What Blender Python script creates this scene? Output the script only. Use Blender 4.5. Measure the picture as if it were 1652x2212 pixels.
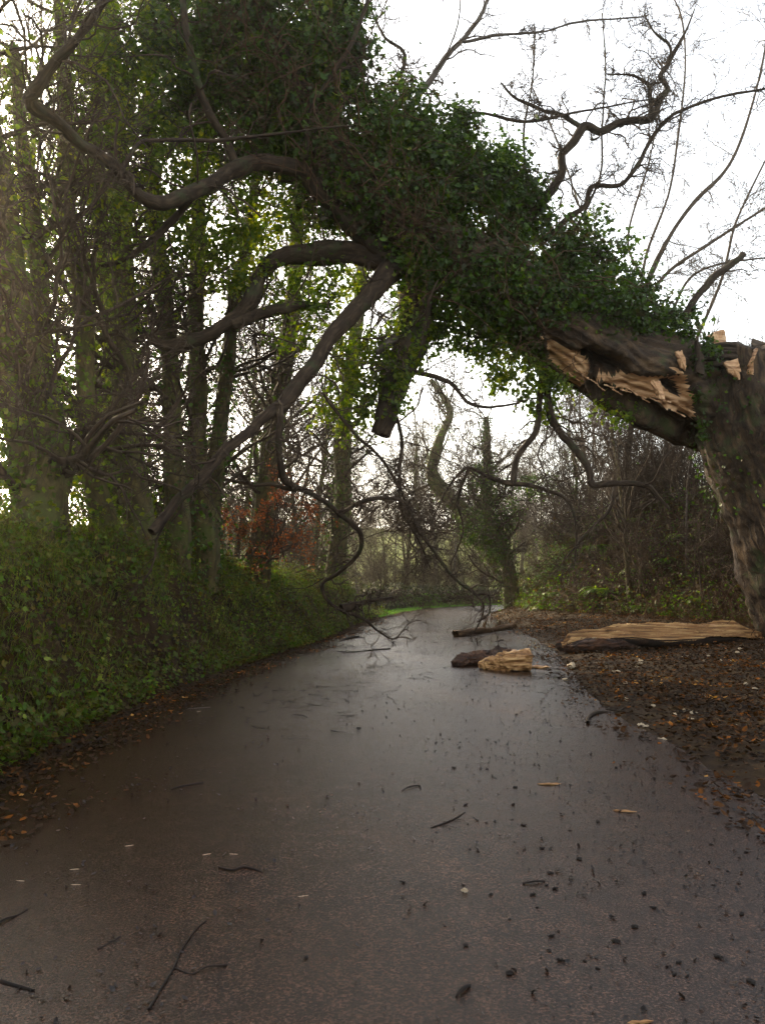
import bpy, math, random
import numpy as np
from mathutils import Vector

for o in list(bpy.data.objects): bpy.data.objects.remove(o)
SC = bpy.context.scene
COL = SC.collection
rng = np.random.default_rng(7)
R = math.radians

# ------------------------------------------------------------------ camera
CAMH = 1.5
FPX = 1722.0                       # focal length in the units of a 1652 x 2212 picture
PITCH = math.atan(144 / FPX)
cam = bpy.data.cameras.new('camera')
cam.sensor_fit = 'VERTICAL'; cam.sensor_height = 24; cam.lens = 24 * FPX / 2212
cam.clip_start = 0.05; cam.clip_end = 2000
camo = bpy.data.objects.new('camera', cam); COL.objects.link(camo)
camo.location = (0, 0, CAMH); camo.rotation_euler = (math.pi / 2 + PITCH, 0, 0)
SC.camera = camo

# ------------------------------------------------------------------ light
SUN_EL, SUN_AZ = 20.0, -33.5       # azimuth measured from +Y, negative = to the left
W = bpy.data.worlds.new("World"); SC.world = W; W.use_nodes = True
nt = W.node_tree; bg = nt.nodes['Background']
sky = nt.nodes.new('ShaderNodeTexSky'); sky.sky_type = 'NISHITA'; sky.sun_disc = False
sky.sun_elevation = R(SUN_EL); sky.sun_rotation = R(SUN_AZ)
sky.air_density = 1.0; sky.dust_density = 2.0; sky.ozone_density = 1.0
hs = nt.nodes.new('ShaderNodeHueSaturation'); hs.inputs['Saturation'].default_value = 0.42
hs.inputs['Value'].default_value = 2.3          # thin bright cloud over the blue
nt.links.new(sky.outputs[0], hs.inputs['Color']); 
tn = nt.nodes.new('ShaderNodeMixRGB'); tn.blend_type = 'MULTIPLY'; tn.inputs[0].default_value = 1; tn.inputs[2].default_value = (1, .975, .93, 1)
nt.links.new(hs.outputs[0], tn.inputs[1]); nt.links.new(tn.outputs[0], bg.inputs[0])
bg.inputs[1].default_value = 0.13
sl = bpy.data.lights.new('sun', 'SUN'); sl.energy = 5.0; sl.angle = R(0.5); sl.color = (1, 0.80, 0.48)
so = bpy.data.objects.new('sun', sl); COL.objects.link(so); so.location = (-20, 30, 20)
sd = Vector((math.sin(R(SUN_AZ)) * math.cos(R(SUN_EL)), math.cos(R(SUN_AZ)) * math.cos(R(SUN_EL)), math.sin(R(SUN_EL))))
so.rotation_euler = sd.to_track_quat('Z', 'Y').to_euler()
vs = SC.view_settings
vs.view_transform = 'Standard'; vs.look = 'None'; vs.gamma = 1; vs.exposure = 1.05; vs.use_curve_mapping = False
SC.cycles.transparent_max_bounces = 8
SC.cycles.max_bounces = 6

# ------------------------------------------------------------------ helpers
def at(px, py, Y):
    """a point of the 1652 x 2212 picture at distance Y ahead of the camera"""
    cx = (px - 826) / FPX; cy = (1106 - py) / FPX
    c, s = math.cos(PITCH), math.sin(PITCH)
    d = np.array([cx, c - cy * s, s + cy * c])
    return d * (Y / d[1]) + np.array([0, 0, CAMH])

def proj(V):
    c, s = math.cos(PITCH), math.sin(PITCH)
    x = V[:, 0]; y = V[:, 1]; z = V[:, 2] - CAMH
    f = y * c + z * s; u = -y * s + z * c
    return 826 + x / f * FPX, 1106 - u / f * FPX

def nrm(v): return v / (np.linalg.norm(v, axis=-1, keepdims=True) + 1e-9)

def wav(x, y, z=0.0, seed=0, oct=4, f=1.0):
    r = np.random.default_rng(1000 + seed); out = 0; a = 1.0; tot = 0
    for o in range(oct):
        for k in range(3):
            d = r.normal(size=3); d /= np.linalg.norm(d); ph = r.uniform(0, 6.28)
            out = out + a / 3 * np.sin((x * d[0] + y * d[1] + z * d[2]) * f * 6.28 * r.uniform(.7, 1.3) + ph)
        tot += a; a *= .55; f *= 2.1
    return out / tot * 1.6

def mesh(name, V, F, mat, parent=None, smooth=False, uv=None, midx=None):
    """F: list of int arrays (k x 3 or k x 4); V in world space, stored relative to the parent"""
    V = np.asarray(V, dtype=np.float64)
    if parent is not None:
        p = parent
        off = np.zeros(3)
        while p is not None: off += np.array(p.location); p = p.parent
        V = V - off
    me = bpy.data.meshes.new(name)
    F = [np.asarray(f, dtype=np.int32) for f in F if len(f)]
    me.vertices.add(len(V)); me.vertices.foreach_set('co', V.astype(np.float32).ravel())
    li = np.concatenate([f.ravel() for f in F]); me.loops.add(len(li)); me.loops.foreach_set('vertex_index', li)
    cnt = np.concatenate([np.full(len(f), f.shape[1], dtype=np.int32) for f in F])
    st = np.concatenate([[0], np.cumsum(cnt)[:-1]]).astype(np.int32)
    me.polygons.add(len(cnt)); me.polygons.foreach_set('loop_start', st); me.polygons.foreach_set('loop_total', cnt)
    for m in (mat if isinstance(mat, (list, tuple)) else [mat]): me.materials.append(m)
    if midx is not None: me.polygons.foreach_set('material_index', np.asarray(midx, dtype=np.int32))
    me.polygons.foreach_set('use_smooth', np.full(len(cnt), smooth))
    if uv is not None:
        ul = me.uv_layers.new(name='UVMap'); ul.data.foreach_set('uv', np.asarray(uv, dtype=np.float32)[li].ravel())
    me.update(calc_edges=True)
    o = bpy.data.objects.new(name, me); COL.objects.link(o)
    if parent is not None: o.parent = parent
    return o

def tag(o, label, cat, group=None, kind=None):
    if label: o['label'] = label
    if cat: o['category'] = cat
    if group: o['group'] = group
    if kind: o['kind'] = kind
    return o

def thing(name, label, cat, loc, group=None):
    o = bpy.data.objects.new(name, None); COL.objects.link(o); o.location = tuple(loc); o.empty_display_size = .3
    return tag(o, label, cat, group)

def dup(root, loc, rz=0.0, sc=1.0, label=None, group=None, rx=0.0, ry=0.0):
    r = root.copy(); COL.objects.link(r); r.location = tuple(loc); r.rotation_euler = (rx, ry, rz)
    r.scale = (sc, sc, sc) if np.isscalar(sc) else sc
    if label: r['label'] = label
    if group: r['group'] = group
    for ch in list(root.children):
        c = ch.copy(); COL.objects.link(c); c.parent = r
        for g in list(ch.children):
            e = g.copy(); COL.objects.link(e); e.parent = c
    return r

# --- tubes: P (m,n,3), Rr (m,n)
def tubes(P, Rr, k=3, rough=0.0, seed=0):
    P = np.asarray(P, float); Rr = np.asarray(Rr, float)
    m, n, _ = P.shape
    T = np.empty_like(P); T[:, 1:-1] = P[:, 2:] - P[:, :-2]; T[:, 0] = P[:, 1] - P[:, 0]; T[:, -1] = P[:, -1] - P[:, -2]
    T = nrm(T)
    ov = np.abs(nrm(P[:, -1] - P[:, 0]))
    ref = np.zeros((m, 3)); ref[np.arange(m), np.argmin(ov, axis=1)] = 1
    B = nrm(np.cross(T, ref[:, None, :])); N = np.cross(B, T)
    a = np.arange(k) / k * 2 * np.pi
    rr = Rr[:, :, None] * np.ones(k)
    if rough:
        Lc = np.concatenate([np.zeros((m, 1)), np.cumsum(np.linalg.norm(np.diff(P, axis=1), axis=2), axis=1)], axis=1)
        rr = rr * (1 + rough * wav(np.cos(a)[None, None] * 1.1, np.sin(a)[None, None] * 1.1, Lc[:, :, None] * .45, seed, 5))
    V = P[:, :, None, :] + rr[..., None] * (np.cos(a)[None, None, :, None] * B[:, :, None, :] + np.sin(a)[None, None, :, None] * N[:, :, None, :])
    V = V.reshape(-1, 3)
    i = np.arange(m)[:, None, None] * n * k; j = np.arange(n - 1)[None, :, None] * k; q = np.arange(k)[None, None, :]; q2 = (q + 1) % k
    F = np.stack([i + j + q, i + j + q2, i + j + k + q2, i + j + k + q], axis=-1).reshape(-1, 4)
    Lc = np.concatenate([np.zeros((m, 1)), np.cumsum(np.linalg.norm(np.diff(P, axis=1), axis=2), axis=1)], axis=1)
    rmean = Rr.mean(axis=1)
    uv = np.stack([np.broadcast_to(np.abs(a[None, None, :] - np.pi) * rmean[:, None, None], (m, n, k)), np.broadcast_to(Lc[:, :, None], (m, n, k))], axis=-1).reshape(-1, 2)
    return V, F, uv

class Bag:
    def __init__(s): s.V = []; s.F = []; s.U = []; s.n = 0
    def add(s, V, F, U=None):
        s.V.append(V); s.F.append(np.asarray(F) + s.n); s.n += len(V)
        s.U.append(U if U is not None else np.zeros((len(V), 2)))
        return s
    def tube(s, P, Rr, k=3, rough=0.0, seed=0): return s.add(*tubes(P, Rr, k, rough, seed))
    def build(s, name, mat, parent=None, smooth=True):
        fs = {}
        for f in s.F: fs.setdefault(f.shape[1], []).append(f)
        return mesh(name, np.concatenate(s.V), [np.concatenate(v) for v in fs.values()], mat, parent, smooth, np.concatenate(s.U))

def spline(C, n, rg=None, wig=0.0):
    """Catmull-Rom through rows [x,y,z,r] -> P (1,n,3), R (1,n)"""
    C = np.asarray(C, float)
    if wig and rg is not None: C[1:-1, :3] += rg.normal(size=(len(C) - 2, 3)) * wig
    Q = np.vstack([2 * C[0] - C[1], C, 2 * C[-1] - C[-2]])
    L = np.concatenate([[0], np.cumsum(np.linalg.norm(np.diff(C[:, :3], axis=0), axis=1))])
    s = np.linspace(0, L[-1], n); i = np.clip(np.searchsorted(L, s, side='right') - 1, 0, len(C) - 2)
    t = ((s - L[i]) / (L[i + 1] - L[i] + 1e-9))[:, None]
    p0, p1, p2, p3 = Q[i], Q[i + 1], Q[i + 2], Q[i + 3]
    o = .5 * (2 * p1 + (p2 - p0) * t + (2 * p0 - 5 * p1 + 4 * p2 - p3) * t ** 2 + (3 * p1 - p0 - 3 * p2 + p3) * t ** 3)
    return o[None, :, :3], np.maximum(o[None, :, 3], .002)

def pxline(pts, n=40, wig=0.0, rg=None):
    """pts rows (px, py, depth, radius in px)"""
    C = [list(at(a, b, d)) + [r * d / FPX] for a, b, d, r in pts]
    return spline(C, n, rg, wig)

def grow(S, D, L, r0, r1, n, wander, up, rg):
    m = len(S); P = np.empty((m, n, 3)); P[:, 0] = S; d = nrm(D)
    step = (L / (n - 1))[:, None]
    for i in range(1, n):
        d = nrm(d + rg.normal(size=(m, 3)) * wander + np.array([0, 0, up]))
        P[:, i] = P[:, i - 1] + d * step
    return P, r0[:, None] + (r1 - r0)[:, None] * np.linspace(0, 1, n)[None, :] ** .8

def kids(P, Rr, cnt, rg, t0=.15, t1=1.0, ang=.9, Lf=(.3, .6), rf=.6, n=5, wander=.25, up=.05, rmin=.004, Lmin=.05, Labs=None, bias=None):
    m, N, _ = P.shape
    pi = np.repeat(np.arange(m), cnt); c = len(pi)
    t = rg.uniform(t0, t1, c) * (N - 1); i0 = np.clip(t.astype(int), 0, N - 2); f = (t - i0)[:, None]
    S = P[pi, i0] * (1 - f) + P[pi, i0 + 1] * f
    T = nrm(P[pi, i0 + 1] - P[pi, i0])
    rp = Rr[pi, i0] * (1 - f[:, 0]) + Rr[pi, i0 + 1] * f[:, 0]
    q = nrm(np.cross(T, rg.normal(size=(c, 3))))
    a = ang * rg.uniform(.6, 1.3, c)[:, None]
    D = T * np.cos(a) + q * np.sin(a)
    if bias is not None: D = D + np.asarray(bias)
    Lp = np.linalg.norm(np.diff(P, axis=1), axis=2).sum(axis=1)[pi]
    L = np.maximum(Lp * rg.uniform(Lf[0], Lf[1], c) * (1.25 - .6 * t / (N - 1)), Lmin)
    if Labs is not None: L = rg.uniform(Labs[0], Labs[1], c)
    r0 = np.maximum(rp * rf, rmin); r1 = np.maximum(r0 * .35, rmin * .7)
    return grow(S, D, L, r0, r1, n, wander, up, rg)

# --- leaves
IVY = (np.array([[0, -.45, .02], [-.42, -.28, .05], [-.5, .08, .0], [-.2, .14, .05], [0, .62, -.06], [.2, .14, .05], [.5, .08, .0], [.42, -.28, .05], [0, 0, -.03]]),
       np.array([[8, 0, 1], [8, 1, 2], [8, 2, 3], [8, 3, 4], [8, 4, 5], [8, 5, 6], [8, 6, 7], [8, 7, 0]]))
KITE = (np.array([[0, -.5, 0], [-.3, 0, .06], [0, .55, -.03], [.3, 0, .06]]), np.array([[0, 2, 1], [0, 3, 2]]))
CURL = (np.array([[0, -.55, .1], [-.28, -.2, .16], [-.3, .2, .12], [0, .55, .18], [.3, .2, .02], [.26, -.2, .1], [0, 0, -.02]]),
        np.array([[6, 0, 1], [6, 1, 2], [6, 2, 3], [6, 3, 4], [6, 4, 5], [6, 5, 0]]))
FROND = (np.array([[0, 0, 0], [-.16, .35, .05], [0, 1, -.12], [.16, .35, .05]]), np.array([[0, 3, 2], [0, 2, 1]]))

def leaves(P, N, size, tpl=IVY, rg=rng, up=None):
    m = len(P); N = nrm(N)
    T = nrm(np.cross(N, rg.normal(size=(m, 3)) if up is None else up)); B = np.cross(N, T)
    tv, tf = tpl
    s = np.broadcast_to(size, (m,))[:, None, None]
    V = P[:, None, :] + s * (tv[None, :, 0:1] * T[:, None, :] + tv[None, :, 1:2] * B[:, None, :] + tv[None, :, 2:3] * N[:, None, :])
    F = tf[None] + (np.arange(m) * len(tv))[:, None, None]
    return V.reshape(-1, 3), F.reshape(-1, 3)

def leafobj(name, P, N, size, mat, parent=None, tpl=IVY, rg=rng):
    V, F = leaves(P, N, size, tpl, rg)
    return mesh(name, V, [F], mat, parent)

def blobpts(c, rad, n, rg, clump=70, cr=.17, shell=.55):
    """leaf positions clumped in an ellipsoid"""
    k = max(3, n // clump)
    d = nrm(rg.normal(size=(k, 3))); rr = rg.uniform(0, 1, k)[:, None] ** (1 / 3) * (1 - shell) + shell * rg.uniform(.8, 1.08, k)[:, None]
    C = c + d * np.minimum(rr, 1.12) * rad
    i = rg.integers(0, k, n)
    P = C[i] + rg.normal(size=(n, 3)) * cr * rg.uniform(.5, 1.3, k)[i][:, None]
    N = nrm((P - c) / rad) * .8 + rg.normal(size=(n, 3)) * .7 + np.array([0, -.1, .45])
    return P, N

def pxblob(cx, cy, rx, ry, dep, n, rg, thick=None, **kw):
    c = at(cx, cy, dep); k = dep / FPX
    rad = np.array([rx * k, (thick if thick else .7 * (rx + ry) / 2 * k), ry * k])
    return blobpts(c, rad, n, rg, **kw)

# ------------------------------------------------------------------ materials
def mat_new(name):
    m = bpy.data.materials.new(name); m.use_nodes = True
    n = m.node_tree.nodes; l = m.node_tree.links
    return m, n, l, n['Principled BSDF']

def ramp(n, stops, sat=1.32):
    def sx(c):
        g_ = .3 * c[0] + .6 * c[1] + .1 * c[2]
        return tuple(max(0.0, g_ + (v - g_) * sat) for v in c)
    stops = [(p, sx(c)) for p, c in stops]
    r = n.new('ShaderNodeValToRGB'); e = r.color_ramp.elements
    while len(e) > 1: e.remove(e[-1])
    e[0].position = stops[0][0]; e[0].color = (*stops[0][1], 1)
    for p, c in stops[1:]:
        x = e.new(p); x.color = (*c, 1)
    return r

def leaf_mat(name, stops, transl=.35, rough=.4, spec=.5, tcol=None):
    m, n, l, b = mat_new(name)
    g = n.new('ShaderNodeNewGeometry'); r = ramp(n, stops); tc = n.new('ShaderNodeTexCoord'); cn = n.new('ShaderNodeTexNoise'); cn.inputs['Scale'].default_value = 1.3; cn.inputs['Detail'].default_value = 4; l.new(tc.outputs['Object'], cn.inputs[0])
    ca = n.new('ShaderNodeMath'); ca.operation = 'MULTIPLY_ADD'; ca.inputs[1].default_value = 1.5; ca.inputs[2].default_value = -.75; l.new(cn.outputs[0], ca.inputs[0])
    cb = n.new('ShaderNodeMath'); cb.operation = 'MULTIPLY_ADD'; cb.inputs[1].default_value = .85; cb.use_clamp = True; l.new(g.outputs['Random Per Island'], cb.inputs[0]); l.new(ca.outputs[0], cb.inputs[2]); l.new(cb.outputs[0], r.inputs[0])
    l.new(r.outputs[0], b.inputs['Base Color']); b.inputs['Roughness'].default_value = rough
    b.inputs['Specular IOR Level'].default_value = spec
    t = n.new('ShaderNodeBsdfTranslucent'); mx = n.new('ShaderNodeMixShader'); mx.inputs[0].default_value = transl
    hv = n.new('ShaderNodeMixRGB'); hv.blend_type = 'MULTIPLY'; hv.inputs[0].default_value = 1
    hv.inputs[2].default_value = (*(tcol or (2.2, 2.3, .7)), 1); l.new(r.outputs[0], hv.inputs[1]); l.new(hv.outputs[0], t.inputs[0])
    l.new(b.outputs[0], mx.inputs[1]); l.new(t.outputs[0], mx.inputs[2]); l.new(mx.outputs[0], n['Material Output'].inputs[0])
    return m

def bark_mat(name, c1, c2, c3, groove=9.0, strength=.8, dist=.02, moss=None, mossamt=.5, rough=.85):
    m, n, l, b = mat_new(name)
    uv = n.new('ShaderNodeUVMap'); mp = n.new('ShaderNodeMapping'); mp.inputs['Scale'].default_value = (groove, groove * .22, 1)
    l.new(uv.outputs[0], mp.inputs[0])
    tc = n.new('ShaderNodeTexCoord')
    wn = n.new('ShaderNodeTexNoise'); wn.inputs['Scale'].default_value = 2.5; wn.inputs['Detail'].default_value = 5; l.new(tc.outputs['Object'], wn.inputs[0])
    ad = n.new('ShaderNodeVectorMath'); ad.operation = 'MULTIPLY_ADD'; ad.inputs[1].default_value = (1.6, 1.6, 0); l.new(wn.outputs['Color'], ad.inputs[0]); l.new(mp.outputs[0], ad.inputs[2])
    no = n.new('ShaderNodeTexNoise'); no.inputs['Scale'].default_value = 1.6; no.inputs['Detail'].default_value = 9; no.inputs['Roughness'].default_value = .65; l.new(ad.outputs[0], no.inputs[0])
    vo = n.new('ShaderNodeTexVoronoi'); vo.feature = 'DISTANCE_TO_EDGE'; vo.inputs['Scale'].default_value = 1.1; l.new(ad.outputs[0], vo.inputs[0])
    mu = n.new('ShaderNodeMath'); mu.operation = 'MULTIPLY_ADD'; mu.inputs[1].default_value = .55; l.new(vo.outputs[0], mu.inputs[0]); l.new(no.outputs[0], mu.inputs[2])
    r = ramp(n, [(.3, c1), (.55, c2), (.85, c3)]); l.new(mu.outputs[0], r.inputs[0])
    out = r.outputs[0]
    if moss:
        mn = n.new('ShaderNodeTexNoise'); mn.inputs['Scale'].default_value = 1.7; mn.inputs['Detail'].default_value = 7; mn.inputs['Roughness'].default_value = .7; l.new(tc.outputs['Object'], mn.inputs[0])
        mr = ramp(n, [(.62 - .25 * mossamt, (0, 0, 0)), (.72 - .2 * mossamt, (1, 1, 1))]); l.new(mn.outputs[0], mr.inputs[0])
        mx = n.new('ShaderNodeMixRGB'); l.new(mr.outputs[0], mx.inputs[0]); l.new(out, mx.inputs[1]); mx.inputs[2].default_value = (*moss, 1); out = mx.outputs[0]
    l.new(out, b.inputs['Base Color']); b.inputs['Roughness'].default_value = rough; b.inputs['Specular IOR Level'].default_value = .3
    bp = n.new('ShaderNodeBump'); bp.inputs['Strength'].default_value = strength; bp.inputs['Distance'].default_value = dist
    l.new(mu.outputs[0], bp.inputs['Height']); l.new(bp.outputs[0], b.inputs['Normal'])
    return m

def wood_mat(name, c1, c2, c3, sc=(14, 1.2, 14), rot=(0, 0, 0), rough=.6):
    m, n, l, b = mat_new(name)
    tc = n.new('ShaderNodeTexCoord'); mp = n.new('ShaderNodeMapping'); mp.inputs['Scale'].default_value = sc; mp.inputs['Rotation'].default_value = rot
    l.new(tc.outputs['Object'], mp.inputs[0])
    no = n.new('ShaderNodeTexNoise'); no.inputs['Scale'].default_value = 1; no.inputs['Detail'].default_value = 8; no.inputs['Roughness'].default_value = .62; no.inputs['Distortion'].default_value = .5
    l.new(mp.outputs[0], no.inputs[0])
    r = ramp(n, [(.3, c1), (.48, c2), (.7, c3)], 1.0); l.new(no.outputs[0], r.inputs[0])
    l.new(r.outputs[0], b.inputs['Base Color']); b.inputs['Roughness'].default_value = rough
    bp = n.new('ShaderNodeBump'); bp.inputs['Strength'].default_value = .9; bp.inputs['Distance'].default_value = .03
    l.new(no.outputs[0], bp.inputs['Height']); l.new(bp.outputs[0], b.inputs['Normal'])
    return m

M = {}
M['bark'] = bark_mat('oak_bark', (.008, .006, .005), (.045, .031, .022), (.13, .09, .058), groove=7, strength=1, dist=.05, moss=(.05, .06, .02), mossamt=.35)
M['limb'] = bark_mat('limb_bark', (.008, .005, .004), (.027, .018, .012), (.075, .054, .037), groove=12, strength=.6, dist=.015, moss=(.035, .04, .016), mossamt=.3)
M['twig'] = bark_mat('twig_bark', (.02, .013, .010), (.042, .029, .021), (.085, .06, .044), groove=20, strength=.2, dist=.004)
M['ashbark'] = bark_mat('pale_bark', (.05, .04, .035), (.10, .085, .075), (.16, .14, .12), groove=12, strength=.4, dist=.01)
M['mossbark'] = bark_mat('mossy_bark', (.018, .014, .008), (.065, .052, .028), (.15, .125, .065), groove=9, strength=1, dist=.03, moss=(.075, .085, .02), mossamt=.55)
M['torn'] = wood_mat('torn_wood', (.14, .06, .025), (.48, .26, .12), (.74, .49, .28), sc=(1.6, 3, 16), rot=(0, R(28), 0))
M['wood'] = wood_mat('split_wood', (.04, .018, .008), (.34, .16, .05), (.74, .47, .20), sc=(.9, 11, 30))
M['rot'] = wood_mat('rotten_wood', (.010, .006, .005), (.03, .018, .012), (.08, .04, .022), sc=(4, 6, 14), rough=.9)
M['ivy'] = leaf_mat('ivy_leaf', [(0, (.030, .026, .012)), (.18, (.020, .034, .009)), (.55, (.036, .064, .013)), (.85, (.06, .095, .017)), (1, (.12, .15, .03))], .35, .42, .3)
M['ivylight'] = leaf_mat('sunlit_ivy_leaf', [(0, (.035, .055, .012)), (.5, (.060, .095, .015)), (1, (.14, .16, .02))], .55, .45, tcol=(2.8, 2.5, .6))  # yellow glow of low sun on the left ivy, put into leaf colour
M['bankleaf'] = leaf_mat('bank_leaf', [(0, (.05, .032, .015)), (.2, (.055, .055, .018)), (.5, (.055, .095, .022)), (.7, (.11, .08, .03)), (.85, (.09, .15, .035)), (1, (.20, .22, .07))], .35, .55, .3)
M['grass'] = leaf_mat('grass_blade', [(0, (.07, .09, .018)), (.5, (.12, .17, .03)), (.8, (.22, .20, .08)), (1, (.32, .28, .14))], .4, .5)
M['beech'] = leaf_mat('beech_leaf', [(0, (.08, .035, .018)), (.5, (.14, .06, .028)), (1, (.24, .11, .045))], .45, .5, tcol=(2, 1.4, .8))
M['litter'] = leaf_mat('litter_leaf', [(0, (.012, .007, .004)), (.55, (.034, .017, .008)), (.82, (.085, .038, .015)), (.95, (.20, .075, .022)), (1, (.38, .22, .10))], .12, .75, .25)
M['fern'] = leaf_mat('fern_frond', [(0, (.05, .09, .015)), (.6, (.09, .15, .02)), (1, (.16, .19, .03))], .4, .45)
M['bramble'] = bark_mat('bramble_stem', (.03, .016, .01), (.06, .033, .02), (.11, .07, .04), groove=20, strength=.1, dist=.003)
M['logbark'] = bark_mat('log_bark', (.02, .012, .008), (.08, .048, .028), (.17, .11, .065), groove=12, strength=1, dist=.03)
M['shell'] = wood_mat('reddish_bark', (.010, .006, .005), (.04, .018, .010), (.16, .065, .025), sc=(2, 9, 14), rough=.8)
M['chip'] = wood_mat('chip_wood', (.30, .2, .11), (.5, .38, .24), (.7, .58, .42), sc=(20, 20, 20))
M['dark'] = bark_mat('wet_bark_fragment', (.006, .005, .004), (.012, .009, .007), (.03, .02, .015), groove=30, strength=.6, dist=.006, rough=.85)

def road_mat():
    m, n, l, b = mat_new('wet_tarmac')
    tc = n.new('ShaderNodeTexCoord')
    big = n.new('ShaderNodeTexNoise'); big.inputs['Scale'].default_value = .55; big.inputs['Detail'].default_value = 7; big.inputs['Roughness'].default_value = .65; l.new(tc.outputs['Object'], big.inputs[0])
    fine = n.new('ShaderNodeTexNoise'); fine.inputs['Scale'].default_value = 85; fine.inputs['Detail'].default_value = 4; fine.inputs['Roughness'].default_value = .7; l.new(tc.outputs['Object'], fine.inputs[0])
    mid = n.new('ShaderNodeTexNoise'); mid.inputs['Scale'].default_value = 9; mid.inputs['Detail'].default_value = 6; mid.inputs['Roughness'].default_value = .7; l.new(tc.outputs['Object'], mid.inputs[0])
    r1 = ramp(n, [(.38, (.008, .004, .003)), (.5, (.026, .0145, .0105)), (.64, (.11, .068, .050))]); l.new(fine.outputs[0], r1.inputs[0])
    r2 = ramp(n, [(.36, (.35, .32, .30)), (.64, (1.25, 1.2, 1.15))]); l.new(mid.outputs[0], r2.inputs[0])
    mx = n.new('ShaderNodeMixRGB'); mx.blend_type = 'MULTIPLY'; mx.inputs[0].default_value = .7; l.new(r1.outputs[0], mx.inputs[1]); l.new(r2.outputs[0], mx.inputs[2])
    # mud film: browner patches
    r3 = ramp(n, [(.45, (0, 0, 0)), (.68, (1, 1, 1))]); l.new(big.outputs[0], r3.inputs[0])
    sx_ = n.new('ShaderNodeSeparateXYZ'); l.new(tc.outputs['Object'], sx_.inputs[0])
    mm_ = n.new('ShaderNodeMath'); mm_.operation = 'MULTIPLY_ADD'; mm_.inputs[1].default_value = -.055; l.new(sx_.outputs[0], mm_.inputs[0]); l.new(big.outputs[0], mm_.inputs[2]); l.new(mm_.outputs[0], r3.inputs[0])
    mh_ = n.new('ShaderNodeMath'); mh_.operation = 'MULTIPLY'; mh_.inputs[1].default_value = .7; l.new(r3.outputs[0], mh_.inputs[0])
    mx2 = n.new('ShaderNodeMixRGB'); l.new(mh_.outputs[0], mx2.inputs[0]); l.new(mx.outputs[0], mx2.inputs[1]); mx2.inputs[2].default_value = (.036, .018, .008, 1)
    l.new(mx2.outputs[0], b.inputs['Base Color'])
    rr = n.new('ShaderNodeMapRange'); rr.inputs[1].default_value = .3; rr.inputs[2].default_value = .7; rr.inputs[3].default_value = .13; rr.inputs[4].default_value = .27
    l.new(big.outputs[0], rr.inputs[0])
    l.new(rr.outputs[0], b.inputs['Roughness']); b.inputs['Specular IOR Level'].default_value = .38
    v = n.new('ShaderNodeTexNoise'); v.inputs['Scale'].default_value = 95; v.inputs['Detail'].default_value = 3; v.inputs['Roughness'].default_value = .8; l.new(tc.outputs['Object'], v.inputs[0])
    bp = n.new('ShaderNodeBump'); bp.inputs['Strength'].default_value = .42; bp.inputs['Distance'].default_value = .010; l.new(v.outputs[0], bp.inputs['Height'])
    bp2 = n.new('ShaderNodeBump'); bp2.inputs['Strength'].default_value = .3; bp2.inputs['Distance'].default_value = .012; l.new(mid.outputs[0], bp2.inputs['Height']); l.new(bp.outputs[0], bp2.inputs['Normal'])
    l.new(bp2.outputs[0], b.inputs['Normal'])
    return m
M['road'] = road_mat()

def ground_mat(name, a, bcol, c, sc=3.0, rough=.9):
    m, n, l, b = mat_new(name)
    tc = n.new('ShaderNodeTexCoord'); no = n.new('ShaderNodeTexNoise'); no.inputs['Scale'].default_value = sc; no.inputs['Detail'].default_value = 10; no.inputs['Roughness'].default_value = .7; l.new(tc.outputs['Object'], no.inputs[0])
    r = ramp(n, [(.35, a), (.5, bcol), (.66, c)]); l.new(no.outputs[0], r.inputs[0]); l.new(r.outputs[0], b.inputs['Base Color'])
    b.inputs['Roughness'].default_value = rough; b.inputs['Specular IOR Level'].default_value = .2
    bp = n.new('ShaderNodeBump'); bp.inputs['Strength'].default_value = .8; bp.inputs['Distance'].default_value = .08; l.new(no.outputs[0], bp.inputs['Height']); l.new(bp.outputs[0], b.inputs['Normal'])
    return m
M['soil'] = ground_mat('soil', (.010, .006, .003), (.028, .016, .008), (.05, .034, .016))
M['field'] = ground_mat('field_grass', (.06, .075, .018), (.10, .12, .025), (.15, .15, .04), sc=.3)

# ------------------------------------------------------------------ terrain
CL = np.array([(0, -12), (0, 0), (-.05, 6), (0, 10), (.65, 15), (1.3, 20), (1.85, 28), (2.75, 35), (4.7, 41), (9.2, 45.8), (17, 48.5), (30, 50), (70, 51)], float)
def _cl():
    C = np.hstack([CL, np.zeros((len(CL), 2))]); P, _ = spline(C, 700); return P[0][:, :2]
CLD = _cl(); CLT = nrm(np.gradient(CLD, axis=0))
HALF = 2.65
HW = np.interp(CLD[:, 1], [0, 15, 28, 36, 60], [2.65, 2.65, 2.25, 1.95, 1.9])
def sdist(X, Y):
    X = np.atleast_1d(X).astype(float); Y = np.atleast_1d(Y).astype(float)
    sh = X.shape; X = X.ravel(); Y = Y.ravel(); d = np.empty(len(X)); s = np.empty(len(X), int)
    for i in range(0, len(X), 20000):
        dx = X[i:i + 20000, None] - CLD[None, :, 0]; dy = Y[i:i + 20000, None] - CLD[None, :, 1]
        q = dx * dx + dy * dy; k = q.argmin(axis=1); r = np.arange(len(k))
        side = dx[r, k] * CLT[k, 1] - dy[r, k] * CLT[k, 0]      # + right of travel
        d[i:i + 20000] = np.sqrt(q[r, k]) * np.sign(side); s[i:i + 20000] = k
    d = d + np.sign(d) * (HALF - HW[s])          # road edges always at +-HALF
    return d.reshape(sh), s.reshape(sh)
def sm(t): t = np.clip(t, 0, 1); return t * t * (3 - 2 * t)
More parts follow.
